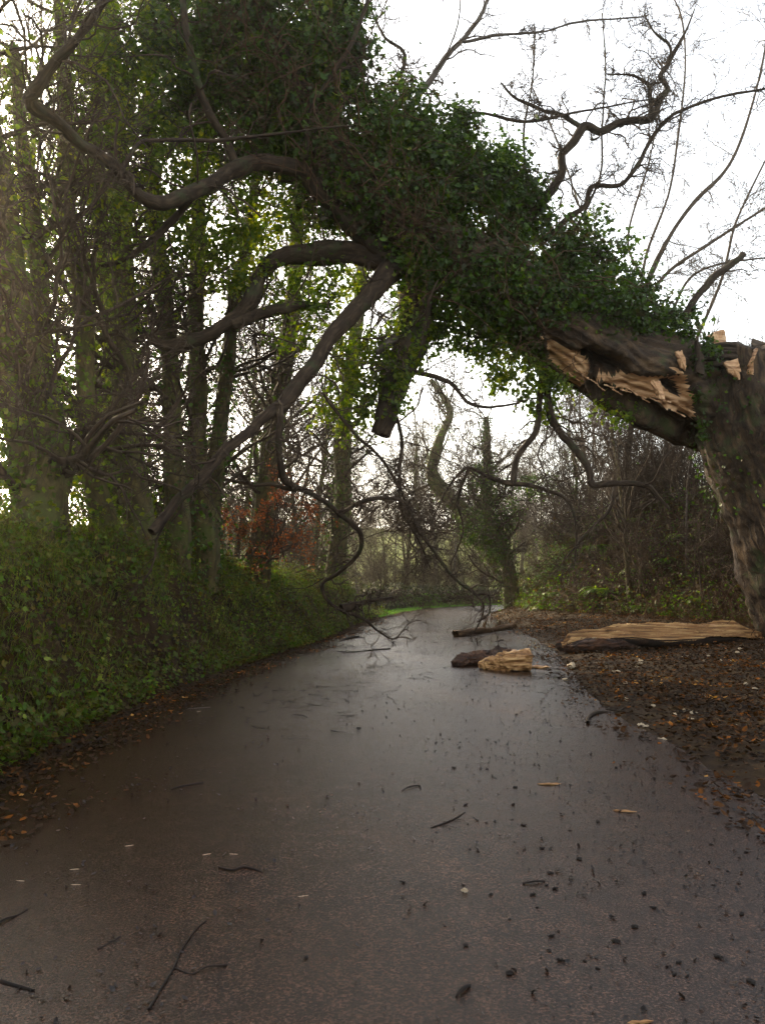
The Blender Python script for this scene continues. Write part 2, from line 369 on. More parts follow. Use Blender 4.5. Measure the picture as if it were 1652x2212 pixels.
def height(X, Y):
    X = np.atleast_1d(X).astype(float); Y = np.atleast_1d(Y).astype(float)
    d, k = sdist(X, Y); yy = CLD[k, 1]; xx = CLD[k, 0]
    # left bank
    e = -d - HALF
    HL = np.interp(yy, [0, 12, 14, 20, 30, 36, 42, 50], [2.3, 2.1, 1.95, 1.75, 1.5, 1.2, .8, .8])
    off = np.interp(yy, [0, 30, 34, 38, 42], [.25, .4, 1.3, 1.3, .6])
    wv = wav(X, Y, 0, 9, 3, .22)
    hl = HL * (.55 * sm((e - off + .2 * wv) / .9) + .45 * sm((e - off - .35 + .25 * wv) / 1.3))
    hl = hl + sm((e - off) / .8) * (.17 * wav(X, Y, 0, 3, 4, .4) + .08 * wav(X, Y, 0, 4, 3, 1.3))
    hl = hl - .35 * sm((e - off - 1.6) / 1.5)
    # right side
    e = d - HALF
    vw = np.interp(yy, [0, 5, 22, 26, 30, 40], [4.5, 5.4, 5.6, 4.0, 1.6, .9])
    hr = .32 * sm(e / np.maximum(vw, .5)) + .05 * sm(e / .6) * (1 + wav(X, Y, 0, 5, 4, .6))
    HR = np.interp(yy, [0, 20, 30, 40, 50], [3.4, 4.0, 3.6, 2.4, 1.8])
    hr = hr + HR * sm((e - vw) / 3.2) + sm((e - vw) / 2) * .25 * wav(X, Y, 0, 6, 4, .3)
    h = np.where(d < 0, np.where(-d > HALF, hl, 0), np.where(d > HALF, hr, 0))
    far = sm((Y - 66) / 90) * 10 + sm((Y - 62) / 80) * 2 * wav(X, Y, 0, 8, 2, .01)
    return h + far - .02
def hz(x, y): return float(height(x, y)[0])

gx = np.concatenate([-np.geomspace(320, 9, 40)[:-1], np.arange(-9, 13, .14), np.geomspace(13, 320, 40)])
gy = np.concatenate([np.arange(-10, 3, .8), np.arange(3, 26, .16), np.arange(26, 62, .4), np.geomspace(62, 420, 36)])
GX, GY = np.meshgrid(gx, gy); GZ = height(GX, GY)
V = np.stack([GX, GY, GZ], -1).reshape(-1, 3); nx, ny = len(gx), len(gy)
ii = (np.arange(ny - 1)[:, None] * nx + np.arange(nx - 1)[None, :]).ravel()
Fg = np.stack([ii, ii + 1, ii + nx + 1, ii + nx], -1)
fy = V[Fg[:, 0], 1]
g = mesh('ground', V, [Fg], [M['soil'], M['field']], None, True, None, (fy > 68).astype(int)); g['kind'] = 'structure'

n_r = 420; idx = np.linspace(0, len(CLD) - 1, n_r).astype(int)
cr = np.linspace(-1, 1, 25)
jl = 1 + .035 * wav(CLD[idx, 0], CLD[idx, 1], 0, 11, 5, .5)
off = cr[None, :] * HW[idx][:, None] * jl[:, None]
nr = np.stack([CLT[idx, 1], -CLT[idx, 0]], -1)
RV = np.concatenate([CLD[idx][:, None, :] + nr[:, None, :] * off[..., None], (.006 + .035 * (1 - cr ** 2))[None, :, None] * np.ones((n_r, 1, 1))], -1).reshape(-1, 3)
ii = (np.arange(n_r - 1)[:, None] * 25 + np.arange(24)[None, :]).ravel()
rd = mesh('road', RV, [np.stack([ii, ii + 1, ii + 26, ii + 25], -1)], M['road'], None, True); rd['kind'] = 'structure'
def rz_(x, y):
    d = abs(float(sdist(x, y)[0][0])) / HALF
    return .006 + .035 * (1 - d * d) if d < 1 else hz(x, y)

# ------------------------------------------------------------------ the broken tree
rb = np.random.default_rng(21)
BT = thing('broken_tree', 'huge ivy-clad tree snapped above its trunk, its top arching across the lane', 'tree', at(1760, 1392, 16))
# standing trunk
P, Rr = pxline([(1805, 1425, 16, 160), (1785, 1370, 16, 132), (1762, 1280, 16, 128), (1735, 1180, 16, 130), (1705, 1080, 16, 132), (1668, 980, 16, 136), (1638, 880, 16, 134), (1622, 800, 16, 128), (1619, 772, 16, 122), (1618, 764, 16, 60), (1618, 765, 16, 8)], 150)
V, F, U = tubes(P, Rr, 90, .10, 3)
th = np.tile(np.arange(90) / 90 * 2 * np.pi, 150)
cen = np.repeat(P[0], 90, axis=0)
zz = V[:, 2]
ridge = np.abs(np.sin(th * 17 + 1.5 * wav(np.cos(th), np.sin(th), zz * .5, 31, 3, .8) * 2.2)) ** .6
V = V + nrm(V - cen) * (ridge[:, None] * .11 - .05 + .03 * wav(V[:, 0], V[:, 1], zz, 32, 3, 2.5)[:, None])
ti = np.repeat(np.arange(150), 90); tp = np.clip((V[:, 2] - at(1620, 800, 16)[2]) / .3, 0, 1)
V[:, 2] += tp * (.28 * wav(th * 1.6, 0, 0, 33, 4, 1.0) + .16 * wav(th * 6, 0, 0, 34, 2, 1.0))
trunk = mesh('trunk', V, [F], M['bark'], BT, True, U)

# fallen trunk: one tube; its torn openings are cut as separate parts
ftc = [(1640, 905, 17.0, 92), (1560, 875, 16.8, 104), (1480, 852, 16.25, 104), (1390, 812, 15.7, 96), (1300, 768, 15.5, 88), (1210, 715, 15.3, 82), (1120, 655, 15.0, 78), (1030, 590, 14.6, 74), (950, 540, 14.3, 66), (880, 500, 14, 56), (790, 420, 13.6, 44), (700, 310, 13.2, 34), (630, 190, 12.9, 27), (570, 60, 12.6, 22), (530, -80, 12.4, 17)]
nL, nK = 420, 120
FP, FR = pxline(ftc, nL)
V, F, U = tubes(FP, FR, nK, .09, 8)
th = np.tile(np.arange(nK) / nK * 2 * np.pi, nL); along = np.repeat(np.arange(nL) / nL, nK)
cen = np.repeat(FP[0], nK, axis=0); rr_ = np.repeat(FR[0], nK)
out = nrm(V - cen)
V = V + out * (.08 * np.abs(np.sin(th * 14 + 3 * wav(along * 8, np.cos(th), np.sin(th), 41, 3, .8))) ** .7 - .02)[:, None]
front = out[:, 1] < .15
def Z(l): return [(1118.5 + x * .3228, 671.1 + y * .3228) for x, y in l]
def inpoly(x, y, poly):
    p = np.array(poly); c = np.zeros(len(x), bool); j = len(p) - 1
    for i in range(len(p)):
        a, b = p[i], p[j]
        cond = ((a[1] > y) != (b[1] > y)) & (x < (b[0] - a[0]) * (y - a[1]) / (b[1] - a[1] + 1e-9) + a[0])
        c ^= cond; j = i
    return c
px, py = proj(V)
jx = px + 3.0 * wav(px / 14, py / 14, 0, 51, 3, .6); jy = py + 3.0 * wav(px / 14, py / 14, 0, 52, 3, .6)
w1 = Z([(190, 200), (250, 190), (300, 235), (400, 290), (450, 340), (475, 400), (465, 470), (430, 520), (400, 535), (360, 520), (320, 470), (260, 400), (200, 340)])
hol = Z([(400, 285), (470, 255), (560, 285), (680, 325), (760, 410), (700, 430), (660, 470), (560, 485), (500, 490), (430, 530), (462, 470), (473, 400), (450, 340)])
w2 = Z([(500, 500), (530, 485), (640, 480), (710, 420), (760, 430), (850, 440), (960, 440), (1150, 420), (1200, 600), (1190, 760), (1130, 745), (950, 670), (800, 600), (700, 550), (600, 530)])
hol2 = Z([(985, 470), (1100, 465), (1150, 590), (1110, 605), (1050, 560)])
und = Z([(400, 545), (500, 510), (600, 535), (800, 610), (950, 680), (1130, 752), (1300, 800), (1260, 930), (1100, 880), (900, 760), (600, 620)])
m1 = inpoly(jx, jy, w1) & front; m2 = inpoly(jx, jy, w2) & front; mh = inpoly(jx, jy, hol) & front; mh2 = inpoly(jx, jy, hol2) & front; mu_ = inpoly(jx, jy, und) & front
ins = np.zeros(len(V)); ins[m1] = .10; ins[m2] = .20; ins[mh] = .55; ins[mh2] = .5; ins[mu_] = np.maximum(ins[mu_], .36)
gr = ins.reshape(nL, nK)
fib = wav(th * 9, along * 3, 0, 55, 3, 1.0)
gb = gr.copy()
for _ in range(2): gb = (gb + np.roll(gb, 1, 0) + np.roll(gb, -1, 0) + np.roll(gb, 1, 1) + np.roll(gb, -1, 1)) / 5
ins = gb.ravel()
V = V - out * (np.minimum(ins, rr_ * .8) * (1 + .04 * fib))[:, None]
fc = F[:, [0, 1, 2, 3]]
def fm(mask): return mask[fc].sum(axis=1) >= 3
f1, f2 = fm(m1), fm(m2 & ~mh2); fh = fm(mh) | fm(mh2)
def sub(fmask, name, mat, parent):
    ff = fc[fmask]; u, inv = np.unique(ff, return_inverse=True)
    return mesh(name, V[u], [inv.reshape(-1, 4)], mat, parent, True, U[u])
rest = ~(f1 | f2 | fh)
fallen = sub(rest, 'fallen_trunk', M['bark'], BT)
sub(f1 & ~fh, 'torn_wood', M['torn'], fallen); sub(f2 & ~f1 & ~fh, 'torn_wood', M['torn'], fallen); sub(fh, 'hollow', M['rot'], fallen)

def slab(poly, dep, thick, mat, name, parent, tilt=0.0, seed=0, bend=.05):
    """a splinter: outline with its own depth and thickness"""
    rg = np.random.default_rng(seed); p = np.array(poly, float)
    q = []
    for i in range(len(p)):
        a, b = p[i], p[(i + 1) % len(p)]
        for t in np.linspace(0, 1, 6)[:-1]: q.append(a + (b - a) * t + rg.normal(size=2) * (1.1 if t else .3))
    q = np.array(q); c = q.mean(axis=0)
    fr = np.array([at(x, y, dep + tilt * (x - c[0]) / 100 + rg.normal() * .01) for x, y in q])
    cf = at(c[0], c[1], dep - bend); bk = fr + np.array([0, thick, 0]); cb = cf + np.array([0, thick + bend, 0])
    n = len(q); Vv = np.vstack([fr, bk, cf, cb]); i = np.arange(n); j = (i + 1) % n
    tri = np.vstack([np.stack([i, j, np.full(n, 2 * n)], -1), np.stack([j + n, i + n, np.full(n, 2 * n + 1)], -1)])
    return mesh(name, Vv, [tri, np.stack([j, i, i + n, j + n], -1)], mat, parent)
SP = [([(1265, 165), (1330, 140), (1380, 120), (1392, 180), (1385, 260), (1365, 330), (1330, 250), (1300, 200)], 15.2, .10),
      ([(1375, 345), (1470, 318), (1488, 390), (1483, 460), (1450, 440), (1405, 410)], 14.93, .05),
      ([(890, 470), (950, 470), (985, 600), (955, 605), (920, 540)], 14.72, .05),
      ([(1050, 275), (1095, 262), (1120, 330), (1120, 400), (1080, 360)], 14.75, .05),
      ([(985, 350), (1060, 370), (1110, 420), (1000, 430)], 14.85, .05),
      ([(1535, 340), (1552, 330), (1556, 390), (1545, 398)], 14.95, .04),
      ([(145, 165), (170, 165), (168, 195), (150, 190)], 14.5, .03)]
for i, (pl, dp, tk) in enumerate(SP): slab(Z(pl), dp, tk, M['torn'], 'splinter', fallen, .1, i)
for i, (x0, y0, tx, ty, w_, mm) in enumerate([(1512, 790, 1506, 735, 9, 'bark'), (1622, 792, 1634, 752, 5, 'torn')]):
    slab([(x0 - w_, y0 + 14), (x0 - w_ * .9, y0 - 10), (tx - 2, ty), (tx + 2.5, ty + 3), (x0 + w_ * .9, y0 - 16), (x0 + w_, y0 + 18)], 14.82 + .02 * i, .1, M[mm], 'splinter', trunk, .1, 80 + i, .05)
for i in range(16):
    u0 = i / 16; x0 = 1225 + 255 * u0; y0 = 800 + 85 * u0 + rb.uniform(-12, 10); L_ = rb.uniform(16, 44); a = math.radians(rb.uniform(16, 40)); dx, dy = math.cos(a) * L_, math.sin(a) * L_
    slab([(x0, y0), (x0 + dx * .4, y0 + dy * .4 - .8), (x0 + dx, y0 + dy - .3), (x0 + dx, y0 + dy + .5), (x0 + dx * .4, y0 + dy * .4 + .9)], 14.78 + .3 * u0, .015, M['torn'], 'splinter', fallen, 0, 120 + i, .01)
# strips of torn bark lying back over the top of the standing trunk
b = Bag()
for i in range(9):
    y0 = 752 + i * 5
    P, Rr = pxline([(1500 + rb.uniform(-10, 20), y0 + 4, 15.3, 5), (1570, y0 + rb.uniform(-8, 4), 15.1, 6), (1625, y0 + 6, 15.2, 7), (1680, y0 + 22, 15.4, 5), (1750, y0 + 50, 15.6, 3)], 20)
    b.tube(P, Rr, 6, .3, i)
b.build('bark_strip', M['limb'], trunk)

def limb(pts, name='limb', n=60, k=14, mat='limb', parent=None, twn=(10, 5, 4), L1=(.5, 1.6), wander=.32, up=.0, seed=0, t0=.05, rough=.24, wig=.02, rf=.4, rm=.005, angs=1.0):
    rg = np.random.default_rng(seed + 500)
    if seed in (1, 8): pts = [(a, b_, c, d * .84) for a, b_, c, d in pts]
    if 23 <= seed <= 33: twn = (int(twn[0] * 1.6), twn[1], twn[2] + 1); rm = .006
    if 9 <= seed <= 33 and seed not in (14, 15): pts = [(a, b_, c, d * .8) for a, b_, c, d in pts]
    P, Rr = pxline(pts, n, wig, rg)
    Ls = np.concatenate([[0], np.cumsum(np.linalg.norm(np.diff(P[0], axis=0), axis=1))]); am = np.clip(Rr[0] * .3, .006, .022) + .005
    for q_ in range(3): P[0, :, q_] += am * wav(Ls, Ls * 0, 0, seed * 3 + q_ + 900, 5, .9) * 1.4
    Rr = Rr * (1 + .10 * wav(Ls, 0 * Ls, 0, seed + 990, 4, 1.8))[None]
    V, F, U = tubes(P, Rr, k, rough, seed)
    o = mesh(name, V, [F], M[mat], parent or BT, True, U)
    if twn[0]:
        b = Bag()
        P1, R1 = kids(P, Rr, twn[0], rg, t0=t0, ang=angs, rf=rf, n=8, wander=wander, up=up, rmin=rm * 1.5, Labs=L1)
        R1 = np.minimum(R1, .016); b.tube(P1, R1, 5)
        P2, R2 = kids(P1, R1, twn[1], rg, Lf=(.3, .6), n=6, wander=wander, up=up, rmin=rm); b.tube(P2, R2, 3)
        if len(twn) > 2 and twn[2]:
            P3, R3 = kids(P2, R2, twn[2], rg, Lf=(.3, .6), n=5, wander=wander, up=up, rmin=rm * .8); b.tube(P3, R3, 3)
        b.build('twigs', M['twig'], o)
    return o
L1_ = limb([(830, 560, 13.9, 26), (790, 520, 13.7, 24), (740, 470, 13.5, 22), (680, 400, 13.2, 22), (640, 365, 13, 21), (580, 352, 12.8, 20), (520, 358, 12.6, 20), (470, 390, 12.2, 19), (400, 425, 11.7, 20), (335, 435, 11.2, 19), (295, 410, 10.9, 16), (250, 360, 10.6, 16), (200, 330, 10.2, 16), (130, 270, 9.7, 16), (72, 228, 9.3, 19), (75, 195, 9.2, 16), (120, 140, 9.1, 13), (180, 70, 9.0, 11), (240, -20, 9.0, 9), (290, -90, 9, 7)], n=170, k=20, twn=(26, 5, 4), seed=1, wig=.0)
limb([(515, 355, 12.6, 10), (470, 270, 12.4, 9), (430, 170, 12.2, 9), (410, 80, 12.1, 8), (383, -30, 12, 7)], seed=2, twn=(9, 4, 3))
limb([(658, 375, 13, 6), (663, 300, 12.8, 6), (668, 250, 12.7, 6), (720, 160, 12.6, 6), (760, 80, 12.5, 5), (800, -20, 12.4, 4)], seed=3, twn=(10, 4, 3))
limb([(265, 365, 10.7, 5), (300, 315, 11, 4), (350, 303, 11.5, 4), (480, 300, 11.6, 4), (600, 290, 11.7, 3), (760, 270, 11.8, 2)], seed=4, twn=(8, 4, 2), L1=(.2, .7))
limb([(410, 430, 11.8, 9), (370, 480, 12, 8), (320, 530, 12, 7), (240, 570, 12, 5), (150, 575, 12, 3)], seed=5, twn=(10, 5, 3))
limb([(860, 560, 14, 34), (780, 548, 13.8, 28), (700, 548, 13.6, 24), (630, 555, 13.5, 20), (570, 585, 13.4, 17), (540, 640, 13.3, 16), (510, 690, 13.2, 15), (440, 728, 13.1, 14), (370, 745, 13, 15), (330, 730, 13, 9), (290, 693, 12.9, 5)], n=90, k=18, seed=6, twn=(16, 5, 4))
limb([(500, 700, 13.2, 13), (560, 682, 13.3, 13), (630, 668, 13.4, 10), (680, 660, 13.8, 5), (720, 655, 14, 2)], seed=7, twn=(6, 4, 3))
L3_ = limb([(870, 560, 14, 34), (822, 610, 13.6, 27), (765, 668, 13.2, 23), (725, 720, 12.9, 20), (690, 765, 12.6, 20), (640, 828, 12.2, 19), (612, 868, 12, 20), (570, 898, 11.8, 15), (530, 938, 11.6, 13), (480, 980, 11.3, 14), (430, 1035, 11, 14), (385, 1080, 10.8, 13), (330, 1150, 10.5, 12)], n=110, k=20, seed=8, twn=(14, 5, 4), mat='limb', rough=.16)
limb([(600, 872, 11.9, 10), (602, 920, 11.9, 9), (604, 980, 12, 9), (618, 1040, 12.2, 10), (660, 1065, 12.4, 8), (700, 1090, 12.7, 8), (735, 1113, 13, 8), (775, 1150, 13.3, 7), (775, 1195, 13.5, 6), (740, 1232, 13.7, 5.5), (700, 1258, 13.9, 5), (702, 1290, 14, 5), (735, 1315, 14.1, 4), (790, 1335, 14.3, 4), (815, 1368, 14.5, 3), (850, 1378, 14.6, 2.2), (880, 1350, 14.7, 1.5)], n=120, k=10, seed=9, twn=(32, 6, 4), L1=(.2, 1.1), wander=.45, rm=.0055)
limb([(640, 1060, 12.3, 6), (580, 1045, 12.2, 5), (545, 1050, 12.1, 3)], seed=10, twn=(5, 4, 2), L1=(.2, .6))
limb([(735, 1113, 13, 6), (780, 1085, 13.1, 6), (830, 1075, 13.3, 5), (870, 1090, 13.5, 5), (905, 1150, 13.7, 5), (955, 1210, 13.9, 4.5), (985, 1250, 14, 4), (1030, 1285, 14.1, 4), (1040, 1310, 14.2, 3), (1035, 1345, 14.3, 2.2), (1015, 1375, 14.4, 1.6)], n=100, k=8, seed=11, twn=(32, 6, 4), L1=(.25, 1.1), wander=.45, rm=.0055)
limb([(1030, 1285, 14.1, 3), (1055, 1285, 14.1, 2.5), (1050, 1325, 14.2, 2), (1030, 1345, 14.2, 1.6)], seed=12, twn=(5, 3, 0), L1=(.1, .3), rm=.003)
limb([(740, 1318, 14.1, 14), (790, 1300, 14.3, 5), (850, 1292, 14.6, 3)], seed=13, twn=(16, 5, 2), L1=(.2, .6), rm=.0055)
limb([(905, 640, 14.3, 42), (893, 720, 14.2, 38), (862, 790, 14.1, 31), (845, 860, 14, 27), (832, 912, 14, 23), (824, 940, 14, 19), (822, 944, 14, 2)], name='hanging_stub', seed=14, k=18, twn=(12, 5, 4))
limb([(880, 715, 14, 9), (845, 735, 13.9, 9), (812, 762, 13.8, 7)], seed=15, twn=(0,), mat='ashbark')
limb([(875, 800, 14.1, 7), (920, 812, 14.2, 6), (970, 825, 14.3, 6), (1010, 870, 14.4, 5), (1060, 880, 14.5, 4), (1120, 870, 14.6, 3)], seed=16, twn=(12, 5, 4), wander=.4)
limb([(850, 880, 14, 5), (870, 960, 14, 5), (865, 1080, 13.9, 4), (910, 1180, 13.9, 3), (930, 1230, 13.9, 2)], seed=17, twn=(26, 6, 4), wander=.4, rm=.006)
limb([(700, 850, 13.5, 4), (760, 930, 13.6, 3.5), (830, 1000, 13.8, 3), (880, 1090, 14, 2.5), (900, 1160, 14.2, 2)], seed=35, twn=(24, 6, 4), wander=.4, L1=(.4, 1.4))
limb([(1010, 1010, 14.8, 3), (985, 1080, 14.9, 3), (1000, 1150, 15, 2.2), (970, 1220, 15, 1.5)], seed=37, twn=(18, 6, 4), wander=.4, L1=(.3, 1.2))
limb([(1175, 790, 15.1, 11), (1165, 870, 15, 9), (1160, 930, 14.9, 9), (1118, 985, 14.8, 8), (1108, 1045, 14.8, 9)], seed=18, k=12, twn=(5, 4, 3))
limb([(1108, 1048, 14.8, 8), (1060, 1035, 14.8, 5), (1010, 1010, 14.8, 4), (960, 1060, 14.8, 3), (930, 1130, 14.8, 2)], seed=19, twn=(9, 5, 4), wander=.4)
limb([(1108, 1045, 14.8, 6), (1160, 1055, 14.7, 5), (1230, 1080, 14.6, 4), (1245, 1150, 14.6, 3), (1240, 1230, 14.6, 2)], seed=20, twn=(12, 5, 4), wander=.4)
limb([(1180, 800, 15.1, 10), (1185, 880, 15, 10), (1205, 930, 15, 10), (1250, 985, 14.9, 10), (1270, 1020, 14.9, 9), (1280, 1048, 14.9, 9), (1330, 1046, 14.8, 9), (1390, 1048, 14.7, 8), (1420, 1070, 14.6, 6), (1445, 1100, 14.6, 4)], n=80, k=12, seed=21, twn=(14, 5, 4))
limb([(1330, 1048, 14.8, 6), (1310, 1100, 14.8, 4), (1260, 1160, 14.8, 3), (1210, 1220, 14.8, 2)], seed=22, twn=(8, 5, 3))
# crooked limbs above, against the sky
G1 = limb([(1120, 490, 14.8, 16), (1165, 440, 14.9, 14), (1205, 400, 14.9, 13), (1213, 365, 14.9, 12), (1212, 335, 14.9, 11), (1240, 300, 14.9, 11), (1262, 275, 14.9, 13), (1300, 285, 14.9, 10), (1345, 262, 14.9, 10), (1400, 262, 14.9, 10), (1425, 215, 14.9, 8), (1440, 190, 14.9, 7), (1424, 168, 14.9, 6), (1440, 145, 14.9, 6), (1460, 100, 14.9, 5), (1480, 60, 14.9, 3), (1500, 20, 14.9, 2)], n=140, k=12, seed=23, twn=(24, 5, 4), L1=(.3, 1.1), wander=.45, rm=.007)
limb([(1258, 278, 14.9, 7), (1215, 250, 14.8, 6), (1175, 240, 14.8, 5), (1110, 210, 14.8, 4), (1080, 180, 14.8, 3)], seed=24, twn=(12, 5, 3), L1=(.2, .8), wander=.45, rm=.007)
limb([(1408, 258, 14.9, 5), (1405, 215, 14.8, 4), (1400, 185, 14.8, 5), (1360, 170, 14.8, 3), (1310, 160, 14.8, 2)], seed=25, twn=(16, 5, 4), L1=(.15, .7), wander=.5, rm=.007)
limb([(1440, 145, 14.9, 4), (1450, 105, 14.8, 4), (1410, 70, 14.8, 3), (1390, 30, 14.8, 2)], seed=26, twn=(10, 4, 3), L1=(.15, .5), wander=.5, rm=.007)
limb([(1180, 520, 15, 8), (1215, 485, 15, 8), (1262, 445, 15, 7), (1278, 405, 15, 6), (1338, 398, 15, 6), (1380, 350, 15, 6), (1440, 265, 15, 5), (1540, 212, 15, 4), (1660, 190, 15, 3)], n=80, k=10, seed=27, twn=(24, 5, 4), L1=(.3, 1.2), wander=.35, rm=.006)
limb([(880, 240, 14.5, 9), (915, 190, 14.5, 9), (960, 125, 14.5, 8), (1010, 75, 14.5, 7), (1040, 30, 14.5, 6), (1060, -20, 14.5, 5)], seed=28, twn=(10, 4, 3), mat='ashbark')
limb([(1000, 90, 14.5, 4), (1070, 72, 14.6, 4), (1170, 65, 14.7, 3), (1250, 45, 14.8, 3), (1390, 35, 14.9, 2)], seed=29, twn=(12, 5, 3), mat='ashbark', L1=(.2, .8))
limb([(935, 250, 14.5, 4), (1040, 245, 14.6, 4), (1130, 262, 14.7, 4), (1240, 245, 14.8, 3), (1400, 215, 14.9, 2)], seed=30, twn=(14, 5, 3), L1=(.2, .8))
limb([(830, 250, 14.4, 6), (880, 130, 14.4, 5), (830, 80, 14.4, 4), (800, 20, 14.4, 3)], seed=31, twn=(16, 5, 4), L1=(.3, .9), wander=.4)
limb([(1140, 470, 14.8, 3), (1130, 300, 14.8, 3), (1148, 180, 14.8, 2.2), (1155, 60, 14.8, 1.6)], seed=32, twn=(14, 4, 3), L1=(.2, .7), up=.05)
limb([(1200, 560, 15, 4), (1290, 400, 15, 3), (1300, 280, 15, 2.5), (1310, 150, 15, 2), (1300, 30, 15, 1.5)], seed=33, twn=(14, 4, 3), L1=(.2, .7), up=.05)
limb([(1475, 690, 15.3, 9), (1488, 655, 15.3, 8), (1530, 605, 15.3, 8), (1590, 565, 15.3, 7), (1605, 550, 15.3, 8)], seed=34, k=10, twn=(3, 3, 2), L1=(.2, .5))
# ivy
def ivy_along(P, Rr, n, rg, th=.12, t0=0, t1=1):
    N = P.shape[1]; t = rg.uniform(t0, t1, n) * (N - 1.001); i = t.astype(int); f = (t - i)[:, None]
    C = P[0, i] * (1 - f) + P[0, i + 1] * f; r = Rr[0, i]
    T = nrm(P[0, i + 1] - P[0, i]); q = nrm(np.cross(T, rg.normal(size=(n, 3))))
    k = wav(C[:, 0] + q[:, 0], C[:, 1] + q[:, 1], C[:, 2] + q[:, 2], 61, 3, .5)
    keep = k > rg.uniform(-1.2, .6, n)
    Pp = C + q * (r + rg.exponential(th, n))[:, None]
    return Pp[keep], (q + rg.normal(size=(n, 3)) * .6 + np.array([0, 0, .4]))[keep]
blobs = [  # cx, cy, rx, ry, depth, leaves
    (600, 110, 210, 190, 13.4, 15000), (720, 90, 90, 130, 13.3, 4500), (440, 60, 160, 120, 13, 6500), (330, 160, 130, 120, 12.6, 3500),
    (700, 290, 170, 120, 13.6, 9500), (520, 270, 170, 110, 13.3, 7500), (860, 280, 90, 90, 14.2, 3800), (880, 400, 150, 140, 14.3, 11000), (980, 300, 60, 70, 14.5, 2200),
    (1000, 460, 140, 140, 14.6, 10000), (1080, 400, 75, 80, 14.8, 3500), (1130, 440, 50, 70, 14.9, 1600), (1150, 560, 110, 90, 15.1, 5500), (1250, 590, 90, 75, 15.3, 3200),
    (1340, 640, 85, 50, 15.4, 2200), (1430, 690, 70, 30, 15.6, 1100), (1000, 620, 140, 80, 14.4, 6500), (900, 560, 80, 80, 14, 3200), (760, 440, 110, 80, 13.7, 4000),
    (1110, 690, 90, 50, 14.9, 2600), (980, 700, 100, 45, 14.6, 1500), (1230, 540, 60, 60, 15.3, 900), (1290, 500, 40, 30, 15.4, 260), (1350, 570, 60, 50, 15.5, 600), (1380, 690, 70, 26, 15.0, 900), (1460, 712, 50, 22, 15.2, 600), (1300, 665, 80, 30, 14.8, 1300), (1200, 640, 70, 40, 14.7, 1600)]
PP, NN = [], []
for (cx, cy, rx, ry, dp, n) in blobs:
    p, q = pxblob(cx, cy, rx, ry, dp, n, rb); PP.append(p); NN.append(q)
p, q = ivy_along(FP, FR, 16000, rb, .22, .40, 1); PP.append(p); NN.append(q)
p, q = ivy_along(FP, FR, 5000, rb, .10, .30, .5); PP.append(p); NN.append(q)
PP = np.concatenate(PP); NN = np.concatenate(NN)
X_, Y_ = proj(PP)      # keep ivy off the bare, torn side
keep = ~(inpoly(X_, Y_, [(1170, 705), (1480, 748), (1480, 1000), (1180, 850)]) & (PP[:, 1] < 15.6))
PP = PP[keep]; NN = NN[keep]
leafobj('ivy', PP, NN, np.clip(rb.lognormal(-2.62, .32, len(PP)), .035, .15), M['ivy'], fallen, IVY, rb)
PP, NN = [], []
for (cx, cy, rx, ry, dp, n) in [(330, 120, 170, 130, 12.6, 1800), (250, 330, 130, 110, 12.4, 1100), (430, 480, 170, 100, 13, 1900), (600, 480, 100, 70, 13.4, 1300), (700, 620, 110, 60, 13.8, 1100), (640, 700, 80, 60, 13.6, 500),
                                (780, 780, 70, 90, 14.2, 1500), (740, 880, 70, 80, 14.2, 1100), (1090, 790, 60, 60, 15.0, 900), (1170, 850, 55, 60, 15, 900), (1040, 740, 60, 40, 14.9, 500), (1330, 900, 60, 50, 15.6, 250), (300, 620, 120, 80, 12.8, 600), (885, 720, 45, 90, 14.0, 900), (850, 830, 35, 80, 13.9, 800), (560, 600, 60, 50, 13.4, 400), (180, 480, 110, 110, 11.6, 900), (240, 230, 90, 100, 11.8, 1000), (380, 330, 110, 80, 12.8, 1100), (200, 80, 70, 90, 11.8, 700), (480, 560, 90, 80, 13.4, 900), (330, 500, 80, 70, 12.6, 500)]:
    p, q = pxblob(cx, cy, rx, ry, dp, n, rb, clump=26, cr=.12, shell=.3); PP.append(p); NN.append(q)
PP = np.concatenate(PP); NN = np.concatenate(NN)
o = leafobj('sunlit_ivy', PP, NN, rb.uniform(.055, .1, len(PP)), M['ivylight'], fallen, IVY, rb)  # leaves in the sun-brightened ivy colour
# ivy stems hanging in the mass
st = Bag()
ns = 240; i = rb.integers(150, nL - 10, ns); S = FP[0, i] + rb.normal(size=(ns, 3)) * .55 + [0, -.5, 0]
P, Rr = grow(S, rb.normal(size=(ns, 3)) + np.array([0, -.6, .2]), rb.uniform(.6, 2.0, ns), np.full(ns, .010), np.full(ns, .005), 9, .35, -.02, rb); st.tube(P, Rr, 4)
P2, R2 = kids(P, Rr, 4, rb, n=6, wander=.3); st.tube(P2, R2, 3)
st.build('ivy_stems', M['bramble'], fallen)
# ivy on the standing trunk
sp_, sr_ = pxline([(1690, 1080, 16, 142), (1655, 980, 16, 145), (1625, 880, 16, 136), (1605, 800, 16, 124)], 40)
p, q = ivy_along(sp_, sr_, 900, rb, .04)
p2, q2 = pxblob(1525, 770, 30, 45, 15.0, 420, rb, clump=30, cr=.08); p3, q3 = pxblob(1510, 900, 16, 60, 15.0, 120, rb, clump=20, cr=.07)
PP = np.concatenate([p, p2, p3]); leafobj('ivy', PP, np.concatenate([q, q2, q3]), rb.uniform(.05, .09, len(PP)), M['ivy'], trunk, IVY, rb)

